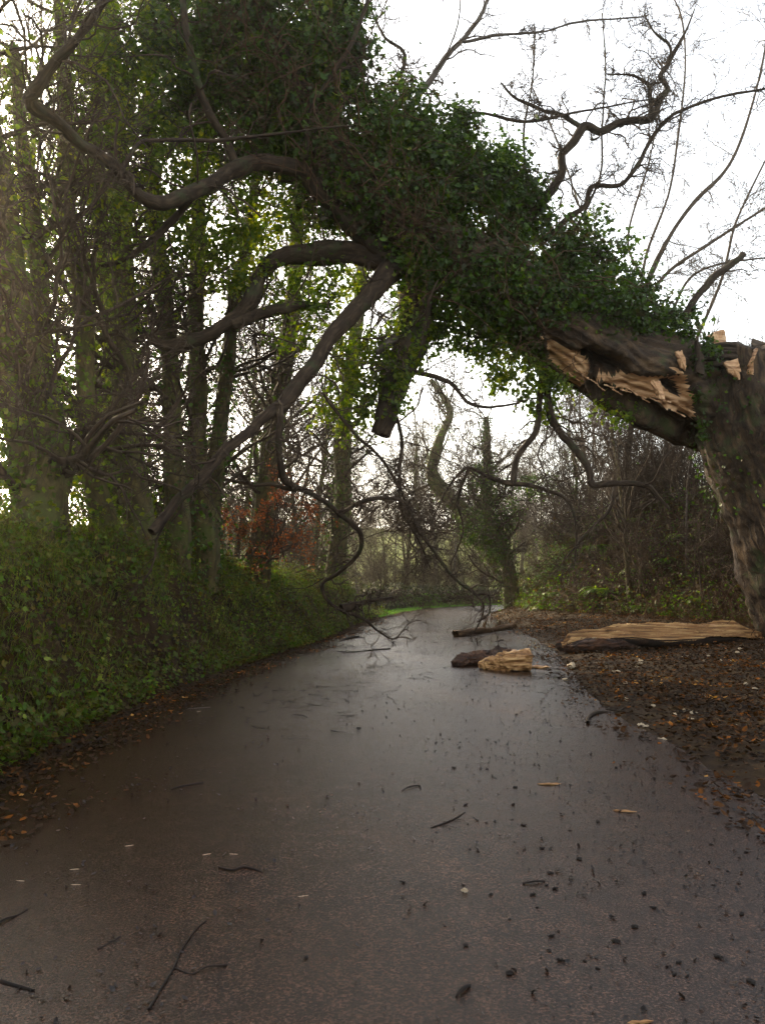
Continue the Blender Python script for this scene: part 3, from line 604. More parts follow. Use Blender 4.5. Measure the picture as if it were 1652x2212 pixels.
# ------------------------------------------------------------------ trees on the left bank
def custom_tree(name, label, cat, stems, seed, group=None, ivyn=1500, mat='mossbark', br=(22, 6, 5, 3), L1=(1.2, 3), ivymat='ivylight', rm=.006, up=.04):
    rg = np.random.default_rng(seed)
    base = at(stems[0][0][0], stems[0][0][1], stems[0][0][2])
    t = thing(name, label, cat, base, group)
    tb = Bag(); cb = Bag(); PP, NN = [], []
    for si, s in enumerate(stems):
        C0 = np.array([list(at(a, c_, d)) + [r * d / FPX] for a, c_, d, r in s])
        g0 = hz(C0[0, 0], C0[0, 1])
        if g0 - .3 < C0[0, 2] < g0 + 1.3: C0 = np.vstack([[C0[0, 0] - .02, C0[0, 1], g0 - .35, C0[0, 3] * 1.12], C0])
        P, Rr = spline(C0, 80, rg, .04); tb.tube(P, Rr, 18, .22, seed * 7 + si)
        if br[0]:
            P1, R1 = kids(P, Rr, br[0], rg, t0=.12, ang=1.1, n=9, rf=.3, wander=.2, up=up, rmin=.012, Labs=L1); R1 = np.minimum(R1, .05); cb.tube(P1, R1, 5)
            P2, R2 = kids(P1, R1, br[1], rg, Lf=(.3, .6), n=7, wander=.25, up=up, rmin=rm * 1.2); cb.tube(P2, R2, 4)
            P3, R3 = kids(P2, R2, br[2], rg, Lf=(.3, .6), n=5, wander=.25, up=up, rmin=rm); cb.tube(P3, R3, 3)
            if br[3]:
                P4, R4 = kids(P3, R3, br[3], rg, Lf=(.4, .7), n=4, wander=.25, up=up, rmin=rm * .8); cb.tube(P4, R4, 3)
        if ivyn:
            p, q = ivy_along(P, Rr, int(ivyn * 1.7), rg, .15); PP.append(p); NN.append(q)
    tr = tb.build('trunk', M[mat], t)
    if cb.V: cb.build('crown', M['twig'], t)
    if ivyn:
        PP = np.concatenate(PP); leafobj('ivy', PP, np.concatenate(NN), rg.uniform(.05, .1, len(PP)), M[ivymat], t, IVY, rg)
    return t
gl = 'ivy-hung trees on top of the left bank'
gl = gl
custom_tree('ivy_clad_tree', 'broad dark multi-stemmed tree at the far left edge of the bank, glowing in low sun', 'tree',
    [[(90, 1130, 10.5, 56), (90, 1050, 10.5, 46), (80, 950, 10.5, 38), (60, 800, 10.5, 30), (45, 620, 10.4, 30), (15, 420, 10.3, 26), (-30, 200, 10.2, 22), (-60, -60, 10.1, 16)],
     [(130, 1100, 10.6, 34), (115, 980, 10.6, 30), (95, 800, 10.7, 24), (90, 620, 10.8, 20), (75, 430, 10.9, 18), (40, 280, 11, 14), (30, 100, 11, 10)],
     [(60, 1100, 10.4, 34), (30, 900, 10.3, 24), (5, 700, 10.2, 18), (-30, 480, 10.1, 14)]], 101, gl, 1700)
custom_tree('ivy_clad_tree', 'slim ivy-hung trunk just right of the broad dark tree, bright sky gap at its foot', 'tree',
    [[(215, 1130, 12, 30), (200, 1000, 12, 22), (185, 850, 12, 20), (165, 650, 12, 19), (148, 480, 12, 20), (140, 330, 12, 18), (130, 120, 12, 14), (120, -60, 12, 10)]], 102, gl, 1500)
custom_tree('ivy_clad_tree', 'thick straight ivy-hung trunk rising behind the elbow of the arching limb', 'tree',
    [[(300, 1140, 13, 36), (285, 1000, 13, 30), (275, 850, 13, 28), (268, 700, 13, 27), (262, 560, 13, 26), (250, 400, 13, 24), (240, 200, 13, 20), (235, -60, 13, 14)]], 103, gl, 1900)
custom_tree('ivy_clad_tree', 'thin trunk with yellow-green ivy between two thicker ivy-hung trunks', 'tree',
    [[(235, 1120, 14, 20), (238, 900, 14, 15), (225, 700, 14, 14), (215, 480, 14, 14), (210, 250, 14, 12), (215, -40, 14, 8)]], 104, gl, 1200)
custom_tree('ivy_clad_tree', 'straight mossy trunk crossed by the lowest level limb of the fallen crown', 'tree',
    [[(385, 1150, 14, 28), (375, 1000, 14, 21), (370, 850, 14, 19), (360, 700, 14, 18), (340, 560, 14, 17), (330, 350, 14, 14), (325, 50, 14, 9)]], 105, gl, 1600, ivymat='ivy')
custom_tree('ivy_clad_tree', 'twin ivy-hung stems standing behind the top of the long diagonal limb', 'tree',
    [[(440, 1160, 15, 30), (425, 1000, 15, 22), (425, 850, 15, 19), (430, 700, 15, 18), (425, 550, 15, 16), (430, 300, 15, 12), (440, 0, 15, 8)],
     [(450, 1160, 15.2, 22), (470, 950, 15.2, 17), (485, 800, 15.2, 15), (510, 650, 15.2, 14), (540, 500, 15.2, 11), (560, 250, 15.2, 8)]], 106, gl, 1500, ivymat='ivy')
custom_tree('ivy_clad_tree', 'dark leaning trunk behind the bend of the hanging branch', 'tree',
    [[(560, 1190, 19, 26), (570, 1050, 19, 20), (590, 900, 19, 17), (620, 750, 19, 15), (640, 550, 19, 13), (650, 250, 19, 9)]], 107, gl, 1200, ivymat='ivy')
custom_tree('ivy_clad_tree', 'ivy-covered trunk beyond the hanging broken stub', 'tree',
    [[(725, 1240, 24, 22), (730, 1080, 24, 17), (745, 920, 24, 16), (770, 760, 24, 14), (780, 500, 24, 11), (790, 200, 24, 7)]], 108, gl, 2600, ivymat='ivy')
ht = custom_tree('sun_blocker_tree', 'unseen bushy evergreen added outside the view to keep sun off the near lane', 'tree',
    [[(-275, 1130, 16.5, 22), (-270, 900, 16.5, 16), (-265, 600, 16.5, 8)]], 109, None, 0, br=(0,))  # added out of view; its foliage blocks a sun patch on the road
PP, NN = [], []
for (cx, cy, cz, rr__) in [(-10.5, 16.5, 4.6, 1.2), (-10.6, 16.6, 6.2, 1.3), (-11.4, 17.2, 5.4, 1.2), (-10.2, 16.0, 5.4, 1.0)]:
    p, q = blobpts(np.array([cx, cy, cz]), np.array([rr__] * 3), 4000, rb, clump=60, cr=.2); PP.append(p); NN.append(q)
PP = np.concatenate(PP); leafobj('foliage', PP, np.concatenate(NN), rb.uniform(.09, .14, len(PP)), M['ivy'], ht, KITE, rb)
# leaning ivy-clad tree over the road beyond, and the bushy one beside it
custom_tree('leaning_tree', 'ivy-covered tree leaning left over the lane where it bends', 'tree',
    [[(1092, 1250, 37, 24), (1062, 1190, 37, 20), (1020, 1130, 37, 18), (965, 1070, 37, 16), (935, 1020, 37, 14), (950, 950, 37, 10), (970, 890, 37, 7), (930, 820, 37, 5)]], 111, None, 1400, br=(26, 6, 5, 3), L1=(1.2, 4), rm=.012, ivymat='ivy')
bt_ = custom_tree('bushy_ivy_tree', 'dark bushy ivy tree with a twiggy fringe beside the bend, right of the leaning tree', 'tree',
    [[(1105, 1262, 35, 16), (1082, 1180, 35, 13), (1055, 1110, 35, 12), (1048, 1000, 35, 9), (1050, 900, 35, 5)]], 112, None, 2500, br=(24, 6, 5, 3), L1=(1.0, 2.6), rm=.012, ivymat='ivy')
PP, NN = [], []
for (cx, cy, rx, ry, dp, n) in [(1045, 1050, 36, 45, 35, 1700), (1025, 1140, 42, 38, 35, 2200), (1085, 1110, 32, 50, 35, 1500), (1070, 1190, 30, 30, 35, 800), (1150, 1050, 50, 22, 34, 900)]:
    p, q = pxblob(cx, cy, rx, ry, dp, n, rb, clump=40, cr=.2); PP.append(p); NN.append(q)
PP = np.concatenate(PP); leafobj('foliage', PP, np.concatenate(NN), rb.uniform(.09, .14, len(PP)), M['ivy'], bt_, KITE, rb)
# many-stemmed bare tree behind the snapped trunk, upper right
custom_tree('bare_tree', 'bare many-stemmed tree fanning up into white sky behind the snapped trunk', 'tree',
    [[(1335, 1215, 29, 5.6), (1350, 1020, 29, 6.2), (1368, 930, 29, 6.2), (1375, 780, 29, 5.6), (1385, 640, 29, 5.6), (1440, 520, 29, 5.0), (1500, 440, 29, 4.3), (1560, 370, 29, 3.7), (1600, 300, 29, 3.1), (1640, 180, 29, 2.5), (1660, 60, 29, 1.9)],
     [(1380, 700, 29, 3.7), (1395, 560, 29, 3.1), (1440, 420, 29, 2.5), (1465, 290, 29, 2.5), (1480, 150, 29, 1.9), (1470, 40, 29, 1.9), (1440, -30, 29, 1.2)],
     [(1370, 760, 29, 3.7), (1420, 610, 29, 3.7), (1540, 520, 29, 3.1), (1660, 440, 29, 2.5), (1740, 390, 29, 1.9)],
     [(1375, 780, 29, 3.1), (1300, 600, 29, 2.5), (1240, 420, 29, 1.9), (1200, 300, 29, 1.9), (1150, 190, 29, 1.2)],
     [(1500, 740, 29, 3.7), (1560, 600, 29, 3.1), (1590, 480, 29, 2.5), (1660, 330, 29, 1.9)],
     [(1400, 620, 29, 2.5), (1360, 520, 29, 2.5), (1400, 350, 29, 1.9), (1430, 200, 29, 1.2)],
     [(1440, 700, 29, 3.1), (1500, 590, 29, 2.5), (1640, 560, 29, 1.9), (1760, 560, 29, 1.2)]], 113, None, 0, mat='twig', br=(16, 5, 4, 2), L1=(1.2, 3.4), rm=.009, up=.03)

# ------------------------------------------------------------------ woodland of bare trees
def bare_variant(seed, H, r, nb, spread, up, wander, lean=0.0, mat='mossbark', rm=.009, br=(6, 5, 3), t0=.2, ivyn=0):
    rg = np.random.default_rng(seed)
    S = np.zeros((1, 3)); D = np.array([[lean, 0, 1.0]])
    P, Rr = grow(S, D, np.array([H]), np.array([r]), np.array([r * .15]), 14, wander * .3, .12, rg)
    P[0, 0, 2] = -.3
    tb = Bag().tube(P, Rr, 9, .1, seed); cb = Bag()
    P1, R1 = kids(P, Rr, nb, rg, t0=t0, ang=spread, n=8, rf=.45, wander=wander, up=up, rmin=.018, Lf=(.22, .42)); cb.tube(P1, R1, 4)
    P2, R2 = kids(P1, R1, br[0], rg, Lf=(.3, .6), n=6, wander=wander, up=up, rmin=rm * 1.3); cb.tube(P2, R2, 3)
    P3, R3 = kids(P2, R2, br[1], rg, Lf=(.3, .6), n=5, wander=wander, up=up, rmin=rm); cb.tube(P3, R3, 3)
    if br[2]:
        P4, R4 = kids(P3, R3, br[2], rg, Lf=(.4, .7), n=4, wander=wander, up=up, rmin=rm * .8); cb.tube(P4, R4, 3)
    ilv = None
    if ivyn:
        p, q = ivy_along(P, Rr, ivyn, rg, .14, 0, .75); ilv = (p, q, rg.uniform(.08, .13, len(p)))
    return tb, cb, ilv, mat
protos = []
for sp in [dict(seed=201, H=11, r=.17, nb=30, spread=.9, up=.05, wander=.22, ivyn=900), dict(seed=202, H=13, r=.2, nb=32, spread=.8, up=.07, wander=.18, ivyn=0),
           dict(seed=203, H=9, r=.12, nb=26, spread=1.1, up=.03, wander=.3, ivyn=700), dict(seed=204, H=10, r=.08, nb=24, spread=.6, up=.1, wander=.14, mat='ashbark'),
           dict(seed=205, H=8, r=.22, nb=30, spread=1.2, up=.02, wander=.38, lean=.3, t0=.12), dict(seed=206, H=7, r=.05, nb=22, spread=.7, up=.1, wander=.16, mat='ashbark', t0=.1)]:
    protos.append(sp)
woods = []
def wood_tree(vi, x, y, rz, sc, label, group, cache={}):
    loc = (x, y, hz(x, y) - .05)
    if vi not in cache:
        tb, cb, ilv, mt = bare_variant(**protos[vi])
        t = thing('bare_tree', label, 'tree', (0, 0, 0), group)
        tb.build('trunk', M[mt], t); cb.build('crown', M['twig'], t)
        if ilv: leafobj('ivy', ilv[0], ilv[1], ilv[2], M['ivy'], t, KITE)
        t.location = loc; t.rotation_euler = (0, 0, rz); t.scale = (sc,) * 3; cache[vi] = t
        return t
    t = dup(cache[vi], loc, rz, sc, label, group); return t
rw = np.random.default_rng(77)
LV = ['ivy-wrapped bare tree', 'tall wide-crowned bare tree', 'low spreading ivy-wrapped bare tree', 'slim pale-barked bare tree', 'crooked leaning bare tree', 'pale whippy sapling']
LB = {'left': ('in the wood behind the left bank', 'bare trees behind the left bank'),
      'centre': ('beyond the dark hedge at the bend', 'slim trees beyond the bend'),
      'right': ('standing in the scrub above the right bank', 'thin trees above the right bank')}
def scatter(key, spots, vs):
    for j, (x, y) in enumerate(spots):
        sc_ = rw.uniform(.8, 1.15)
        if key == 'right': sc_ = min(sc_, (.27 * y + 1.5 - hz(x, y)) / protos[vs[j % len(vs)]]['H'])
        if key == 'hill' and 800 < 826 + x / y * FPX < 1080: continue
        wood_tree(vs[j % len(vs)], x, y, rw.uniform(0, 6.28), sc_, LV[vs[j % len(vs)]] + ' ' + LB[key][0], LB[key][1])
scatter('left', [(-7.5, 17), (-5.2, 20), (-3.6, 22), (-4.2, 28), (-12, 35), (-3.4, 34), (-9, 42), (-18, 40), (-4.6, 40), (-14, 48), (-6, 17.5), (-4.6, 25), (-2.6, 31)], [0, 4, 2, 1, 0, 2])
scatter('centre', [(-1.5, 47), (0.2, 49), (1.4, 51), (-3.5, 50), (2.6, 50), (3.6, 53), (4.6, 52), (5.6, 55), (6.8, 54), (-.6, 55), (1.8, 58), (4.0, 60), (7.6, 58), (9, 57), (-3, 60), (10.6, 60), (6, 65), (12, 62), (1, 66), (-6, 56)], [3, 2, 1, 5, 0, 3])
scatter('right', [(9.5, 25), (8.6, 29), (10.5, 31), (12, 27), (9.2, 35), (11.5, 36), (13.5, 33), (14, 24), (8.9, 39), (11, 41), (14, 40), (10.8, 22), (12.4, 21), (16, 28), (12.6, 45), (8.2, 26.5), (9.9, 33), (7.7, 31.5), (13, 29), (11.1, 28.6)], [5, 3, 5, 1, 3, 2])

LB['hill'] = ('on the hillside beyond the bend', 'distant trees on the hillside')
scatter('hill', [(float(a), float(c)) for a, c in zip(rw.uniform(-22, 34, 46), rw.uniform(66, 100, 46))], [2, 0, 1, 2])

# ------------------------------------------------------------------ ground cover
rc = np.random.default_rng(33)
def gnorm(x, y):
    e = .06; a = (height(x + e, y) - height(x - e, y)) / (2 * e); b = (height(x, y + e) - height(x, y - e)) / (2 * e)
    return nrm(np.stack([-a, -b, np.ones_like(a)], -1))
def side_pts(n, y0, y1, e0, e1, side, rg, pw=1.0):
    """points e metres out from the road edge; denser near the camera with pw"""
    k = np.searchsorted(CLD[:, 1], y0 + (y1 - y0) * rg.uniform(0, 1, n) ** pw); k = np.clip(k, 0, len(CLD) - 1)
    e = HW[k] + rg.uniform(e0, e1, n)
    q = CLD[k] + rg.uniform(-.05, .05, (n, 2)) + side * np.stack([CLT[k, 1], -CLT[k, 0]], -1) * e[:, None]
    return q[:, 0], q[:, 1]
# left bank: ivy and herbs
x, y = side_pts(70000, 3.5, 34, .25, 2.6, -1, rc, 1.7)
z = height(x, y); N = gnorm(x, y); dn = wav(x, y, z, 71, 4, .45)
kp = rc.uniform(-1, 1.0, len(x)) < dn + .55
x, y, z, N, dn = x[kp], y[kp], z[kp], N[kp], dn[kp]
P = np.stack([x, y, z], -1) + N * (rc.exponential(.09, len(x)) * (1 + 1.3 * np.maximum(dn, 0)))[:, None]
tag(leafobj('bank_ivy', P, N + rc.normal(size=P.shape) * .55, rc.uniform(.028, .074, len(x)) * np.where(rc.uniform(0, 1, len(x)) < .1, 1.35, 1), M['bankleaf'], None, IVY, rc), 'dark green ivy and herbs covering the steep left bank', 'ground cover', None, 'stuff')
def blades(x, y, z, L, w, rg, droop=.9, lean=None):
    m = len(x); a = rg.uniform(0, 6.28, m); d = np.stack([np.cos(a), np.sin(a), np.zeros(m)], -1) * rg.uniform(.15, .6, m)[:, None]
    if lean is not None: d = d + lean
    p = np.stack([x, y, z], -1); n = 5; t = np.linspace(0, 1, n)
    P = p[:, None] + L[:, None, None] * (t[None, :, None] * np.array([0, 0, 1.0]) + (t ** 2)[None, :, None] * d[:, None] * 1.0 - (t ** 3)[None, :, None] * np.array([0, 0, droop]) * rg.uniform(.2, .9, m)[:, None, None])
    s = np.stack([-np.sin(a), np.cos(a), np.zeros(m)], -1) * w[:, None]
    ww = np.array([1, .9, .7, .45, .06])
    A = P - s[:, None] * ww[None, :, None]; B = P + s[:, None] * ww[None, :, None]
    V = np.stack([A, B], 2).reshape(-1, 3); i = np.arange(m)[:, None] * 10 + np.arange(4)[None, :] * 2
    return V, np.stack([i, i + 1, i + 3, i + 2], -1).reshape(-1, 4)
bg_ = Bag()
x, y = side_pts(60000, 3.5, 34, .38, 2.4, -1, rc, 1.8); z = height(x, y); dn = wav(x, y, z, 72, 3, .5)
kp = (dn > rc.uniform(-.6, 1.2, len(x))); x, y, z = x[kp], y[kp], z[kp]
V, F = blades(x, y, z, rc.uniform(.10, .45, len(x)), rc.uniform(.002, .0042, len(x)), rc, 1.6, np.array([.5, 0, 0])); bg_.add(V, F)
x, y = side_pts(16000, 5, 22, 1.1, 3.4, -1, rc, 1.3); z = height(x, y)
V, F = blades(x, y, z, rc.uniform(.15, .42, len(x)), rc.uniform(.002, .005, len(x)), rc); bg_.add(V, F)
tag(bg_.build('grass', M['grass']), 'loose tufts of grass hanging on and topping the left bank', 'grass', None, 'stuff')
bg_ = Bag(); x, y = side_pts(16000, 31, 45, .0, 1.6, -1, rc); z = height(x, y)
V, F = blades(x, y, z, rc.uniform(.05, .14, len(x)), rc.uniform(.005, .009, len(x)), rc); bg_.add(V, F)
M['verge'] = leaf_mat('verge_grass', [(0, (.06, .13, .02)), (1, (.10, .19, .03))], .4, .5)
tag(bg_.build('verge_grass', M['verge']), 'small patch of bright green grass at the far left edge of the lane', 'grass', None, 'stuff')
M['scrubleaf'] = leaf_mat('scrub_leaf', [(0, (.03, .02, .01)), (.25, (.06, .04, .018)), (.45, (.03, .055, .012)), (.8, (.06, .10, .02)), (1, (.13, .17, .03))], .4, .55, .3)
# dead stems and brambles
bb = Bag(); x, y = side_pts(900, 4, 30, .5, 2.3, -1, rc, 1.6); z = height(x, y); S = np.stack([x, y, z], -1)
P, Rr = grow(S, gnorm(x, y) + np.array([.2, -.1, .3]), rc.uniform(.3, .9, len(x)), np.full(len(x), .003), np.full(len(x), .0015), 8, .22, -.16, rc); bb.tube(P, Rr, 3)
x, y = side_pts(1700, 14, 44, 1.0, 9, 1, rc, 1.2); k = height(x, y) > .3; x, y = x[k], y[k]; z = height(x, y); S = np.stack([x, y, z], -1)
P, Rr = grow(S, gnorm(x, y) + rc.normal(size=(len(x), 3)) * .5 + np.array([0, 0, .6]), rc.uniform(.7, 2.3, len(x)), np.full(len(x), .008), np.full(len(x), .004), 10, .2, -.13, rc); bb.tube(P, Rr, 3)
P2, R2 = kids(P, Rr, 4, rc, n=5, Lf=(.2, .5), rmin=.004, up=-.05); bb.tube(P2, R2, 3)
tag(bb.build('brambles', M['bramble']), 'arching brown bramble and dead stems over both banks', 'brambles', None, 'stuff')
# right bank undergrowth
x, y = side_pts(95000, 12, 48, .6, 9.5, 1, rc, 1.3); z = height(x, y)
dd, kk = sdist(x, y); vwid = np.interp(CLD[kk, 1], [0, 5, 22, 26, 30, 40], [4.5, 5.4, 5.6, 4.0, 1.6, .9])
dn = wav(x, y, z, 73, 4, .28); kp = (dd - HALF > vwid - .3) & (dn + .35 > rc.uniform(-.9, .9, len(x)))
x, y, z, dn = x[kp], y[kp], z[kp], dn[kp]
P = np.stack([x, y, z], -1) + gnorm(x, y) * (rc.exponential(.22, len(x)) * (1 + .8 * np.maximum(dn, 0)))[:, None]
tag(leafobj('bank_undergrowth', P, gnorm(x, y) + rc.normal(size=P.shape) * .7, rc.uniform(.05, .12, len(x)), M['scrubleaf'], None, IVY, rc), 'ivy and evergreen undergrowth covering the steep right bank', 'undergrowth', None, 'stuff')
# leaf litter
LP, LN, LS = [], [], []
def lit(x, y, thick, s0, s1, dens=None):
    z = height(x, y)
    if dens is not None:
        kp = rc.uniform(0, 1, len(x)) < dens; x, y, z = x[kp], y[kp], z[kp]
    d = np.abs(sdist(x, y)[0]); z = np.where(d < HALF, .008 + .035 * (1 - (d / HALF) ** 2), z)
    LP.append(np.stack([x, y, z + .008 + rc.exponential(thick, len(x))], -1)); LN.append(np.array([0, 0, 1]) + rc.normal(size=(len(x), 3)) * .33); LS.append(rc.uniform(s0, s1, len(x)))
x, y = side_pts(80000, 4.2, 36, -.5, 7.5, 1, rc, 1.35); e = sdist(x, y)[0] - HALF
lit(x, y, .02, .03, .075, np.clip(.40 + e * .8 + .5 * wav(x, y, 0, 81, 4, .5), 0, 1))
x, y = side_pts(34000, 1.5, 36, -1.1, .6, -1, rc, 1.4); e = -sdist(x, y)[0] - HALF
lit(x, y, .008, .02, .06, np.clip(.72 + e * 1.0 + .5 * wav(x, y, 0, 82, 4, .5), 0, 1))
x, y = side_pts(9000, 2, 40, -1.6, 0, 1, rc, 1.2); e = sdist(x, y)[0] - HALF
lit(x, y, .002, .015, .045, np.clip(.35 + .5 * e + .3 * wav(x, y, 0, 83, 4, .7), 0, 1))
LPc = np.concatenate(LP)
tag(leafobj('leaf_litter', LPc, np.concatenate(LN), np.concatenate(LS), M['litter'], None, CURL, rc), 'wet brown fallen leaves matted along both edges of the lane', 'leaf litter', None, 'stuff')
# grit and tiny crumbs of bark across the tarmac
ng = 26000; y = 1.7 + 30 * rc.uniform(0, 1, ng) ** 1.9; x = rc.uniform(-2.5, 2.6, ng); q = rc.uniform(0, 1, ng) < np.clip(.22 + .16 * x + .30 * np.abs(x) ** 2 / 6 + .55 * wav(x, y, 0, 84, 4, .5), .03, 1)
x, y = x[q], y[q]; dd, kk = sdist(x, y)
z = .012 + .035 * (1 - np.minimum(np.abs(dd) / HALF, 1) ** 2)
M['grit'] = leaf_mat('grit', [(0, (.006, .004, .003)), (.85, (.02, .012, .008)), (1, (.10, .06, .035))], .05, .6)
tag(leafobj('road_grit', np.stack([x, y, z], -1), np.array([0, 0, 1]) + rc.normal(size=(len(x), 3)) * .5, np.minimum(rc.exponential(.008, len(x)) + .007, .03), M['grit'], None, CURL, rc), 'specks of bark and grit scattered over the wet tarmac', 'grit', None, 'stuff')

# ferns
def fern_proto(label, group):
    t = thing('fern', label, 'fern', (0, 0, 0), group); rg = np.random.default_rng(5); bV = Bag(); sB = Bag()
    for i in range(13):
        a = i / 13 * 6.28 + rg.uniform(-.2, .2); d = np.array([[math.cos(a), math.sin(a), rg.uniform(.9, 1.7)]])
        P, Rr = grow(np.zeros((1, 3)), d, np.array([rg.uniform(.6, .95)]), np.array([.006]), np.array([.002]), 16, .03, -.16, rg)
        sB.tube(P, Rr, 3)
        T = nrm(np.diff(P[0], axis=0)); S = nrm(np.cross(T, [0, 0, 1])); Nn = np.cross(S, T)
        for k in range(2, 15):
            wdt = .17 * math.sin(math.pi * (k / 16) ** .7) + .02
            for s in (-1, 1):
                Bv = nrm(s * S[k - 1] + .35 * T[k - 1]); 
                V = P[0, k] + wdt * (FROND[0][:, 0:1] * 1.1 * np.cross(Bv, Nn[k - 1]) + FROND[0][:, 1:2] * Bv + FROND[0][:, 2:3] * Nn[k - 1])
                bV.add(V, FROND[1])
    bV.build('fronds', M['fern'], t, False); sB.build('stalks', M['bramble'], t); return t
gF = 'ferns along the foot of the right bank'
fp = fern_proto('green fern arching at the foot of the right bank', gF); first = True
fs = side_pts(60, 20, 44, 0, 1, 1, rc)
for j in range(42):
    yy = rc.uniform(19, 44); vw_ = float(np.interp(yy, [0, 5, 22, 26, 30, 40], [4.5, 5.4, 5.6, 4.0, 1.6, .9]))
    k = int(np.searchsorted(CLD[:, 1], yy)); e = HW[k] + vw_ + rc.uniform(.1, 2.6)
    q = CLD[k] + np.array([CLT[k, 1], -CLT[k, 0]]) * e
    loc = (q[0], q[1], hz(q[0], q[1]) + .03)
    if first: fp.location = loc; first = False
    else: dup(fp, loc, rc.uniform(0, 6.28), rc.uniform(.7, 1.25))

# copper-leaved beech shrub on the bank
rg = np.random.default_rng(91); base = at(560, 1210, 17); t = thing('beech_shrub', 'beech shrub holding copper-orange dead leaves on the left bank', 'shrub', base)
S = base + rg.normal(size=(9, 3)) * [.8, .4, .05]; D = rg.normal(size=(9, 3)) * .6 + np.array([.1, 0, 1.0])
P, Rr = grow(S, D, rg.uniform(.9, 1.9, 9), np.full(9, .025), np.full(9, .006), 9, .15, .03, rg)
b = Bag().tube(P, Rr, 5); P1, R1 = kids(P, Rr, 12, rg, n=6, ang=1.1); b.tube(P1, R1, 3); P2, R2 = kids(P1, R1, 5, rg, n=5); b.tube(P2, R2, 3); b.build('stems', M['twig'], t)
lp = P2[:, 1:].reshape(-1, 3); lp = np.repeat(lp, 3, axis=0) + rg.normal(size=(len(lp) * 3, 3)) * .05; kp = wav(lp[:, 0], lp[:, 1], lp[:, 2], 92, 3, .5) > -.1
leafobj('leaves', lp[kp], rg.normal(size=(kp.sum(), 3)) + [0, 0, .8], rg.uniform(.04, .08, kp.sum()), M['beech'], t, KITE, rg)

# tangled hazel scrub in the middle distance (bushes)
def bush(label, group, name='bare_bush'):
    rg = np.random.default_rng(95); t = thing(name, label, 'bush', (0, 0, 0), group)
    S = rg.normal(size=(16, 3)) * [.2, .2, .02]; D = rg.normal(size=(16, 3)) * .55 + [0, 0, 1.0]
    P, Rr = grow(S, D, rg.uniform(1.5, 3, 16), np.full(16, .018), np.full(16, .006), 9, .14, .03, rg)
    b = Bag().tube(P, Rr, 4); P1, R1 = kids(P, Rr, 10, rg, n=6, ang=.8, rmin=.007); b.tube(P1, R1, 3); P2, R2 = kids(P1, R1, 5, rg, n=4, rmin=.006); b.tube(P2, R2, 3); b.build('stems', M['twig'], t); return t
gB = 'leafless bushes in the scrub'
spots = [(-3.1, 24), (-3.0, 27.5), (-2.6, 33), (-3.8, 19), (-4.6, 15.5), (-.5, 45.5), (2, 48), (5, 51), (8.2, 53), (11, 54.5), (-2, 51), (0, 53.5), (1, 47.5), (3.4, 49.6), (3, 55), (6.4, 52), (4.4, 57), (7, 57), (1.6, 62), (4.8, 63), (8.5, 61), (10, 57), (-4, 56), (-1, 60), (12.5, 58), (7.6, 30), (8.6, 26), (9.6, 23), (10.2, 20.5), (8.2, 34), (8.6, 38), (10.4, 26), (11.4, 23.4), (9.5, 29.5), (10.2, 18.8), (-5.4, 13.2), (-3.6, 30), (12.5, 19.5), (-5.6, 18)] + [(float(a), float(c)) for a, c in zip(rc.uniform(8.8, 16, 30), rc.uniform(19, 46, 30)) if a < 9 + (c - 17) * .6 or c > 28]
b0 = bush('leafless brown bush tangled into the scrub beside the lane', gB)
for j, (x, y) in enumerate(spots):
    loc = (x, y, hz(x, y) - .03)
    if j == 0: b0.location = loc
    lb = 'leafless brown bush on top of the left bank' if x < -2.4 and y < 40 else ('leafless bush beyond the far bend of the lane' if y > 44 else 'leafless brown bush in the scrub on the right bank')
    if j: dup(b0, loc, rc.uniform(0, 6.28), rc.uniform(.75, 1.2), lb)
    else: b0['label'] = lb

M['hedge'] = leaf_mat('hedge_leaf', [(0, (.015, .012, .006)), (.6, (.02, .025, .008)), (1, (.05, .06, .018))], .2, .6)
# hedge on the far bank round the bend
rg = np.random.default_rng(96); k = rg.integers(int(np.searchsorted(CLD[:, 1], 37)), len(CLD) - 60, 16000); e = -(HW[k] + rg.uniform(.9, 2.6, 16000))
q = CLD[k] + np.stack([CLT[k, 1], -CLT[k, 0]], -1) * e[:, None]; z = height(q[:, 0], q[:, 1]) + rg.uniform(0, .35, len(q))
hp = np.stack([q[:, 0], q[:, 1], z], -1); c = hp.mean(axis=0); hb = thing('hedge', 'low dark hedge round the outside of the bend at the end of the lane', 'hedge', (c[0], c[1], .5))
leafobj('foliage', hp, rg.normal(size=hp.shape) + [0, -.3, .8], rg.uniform(.08, .16, len(hp)), M['hedge'], hb, KITE, rg)

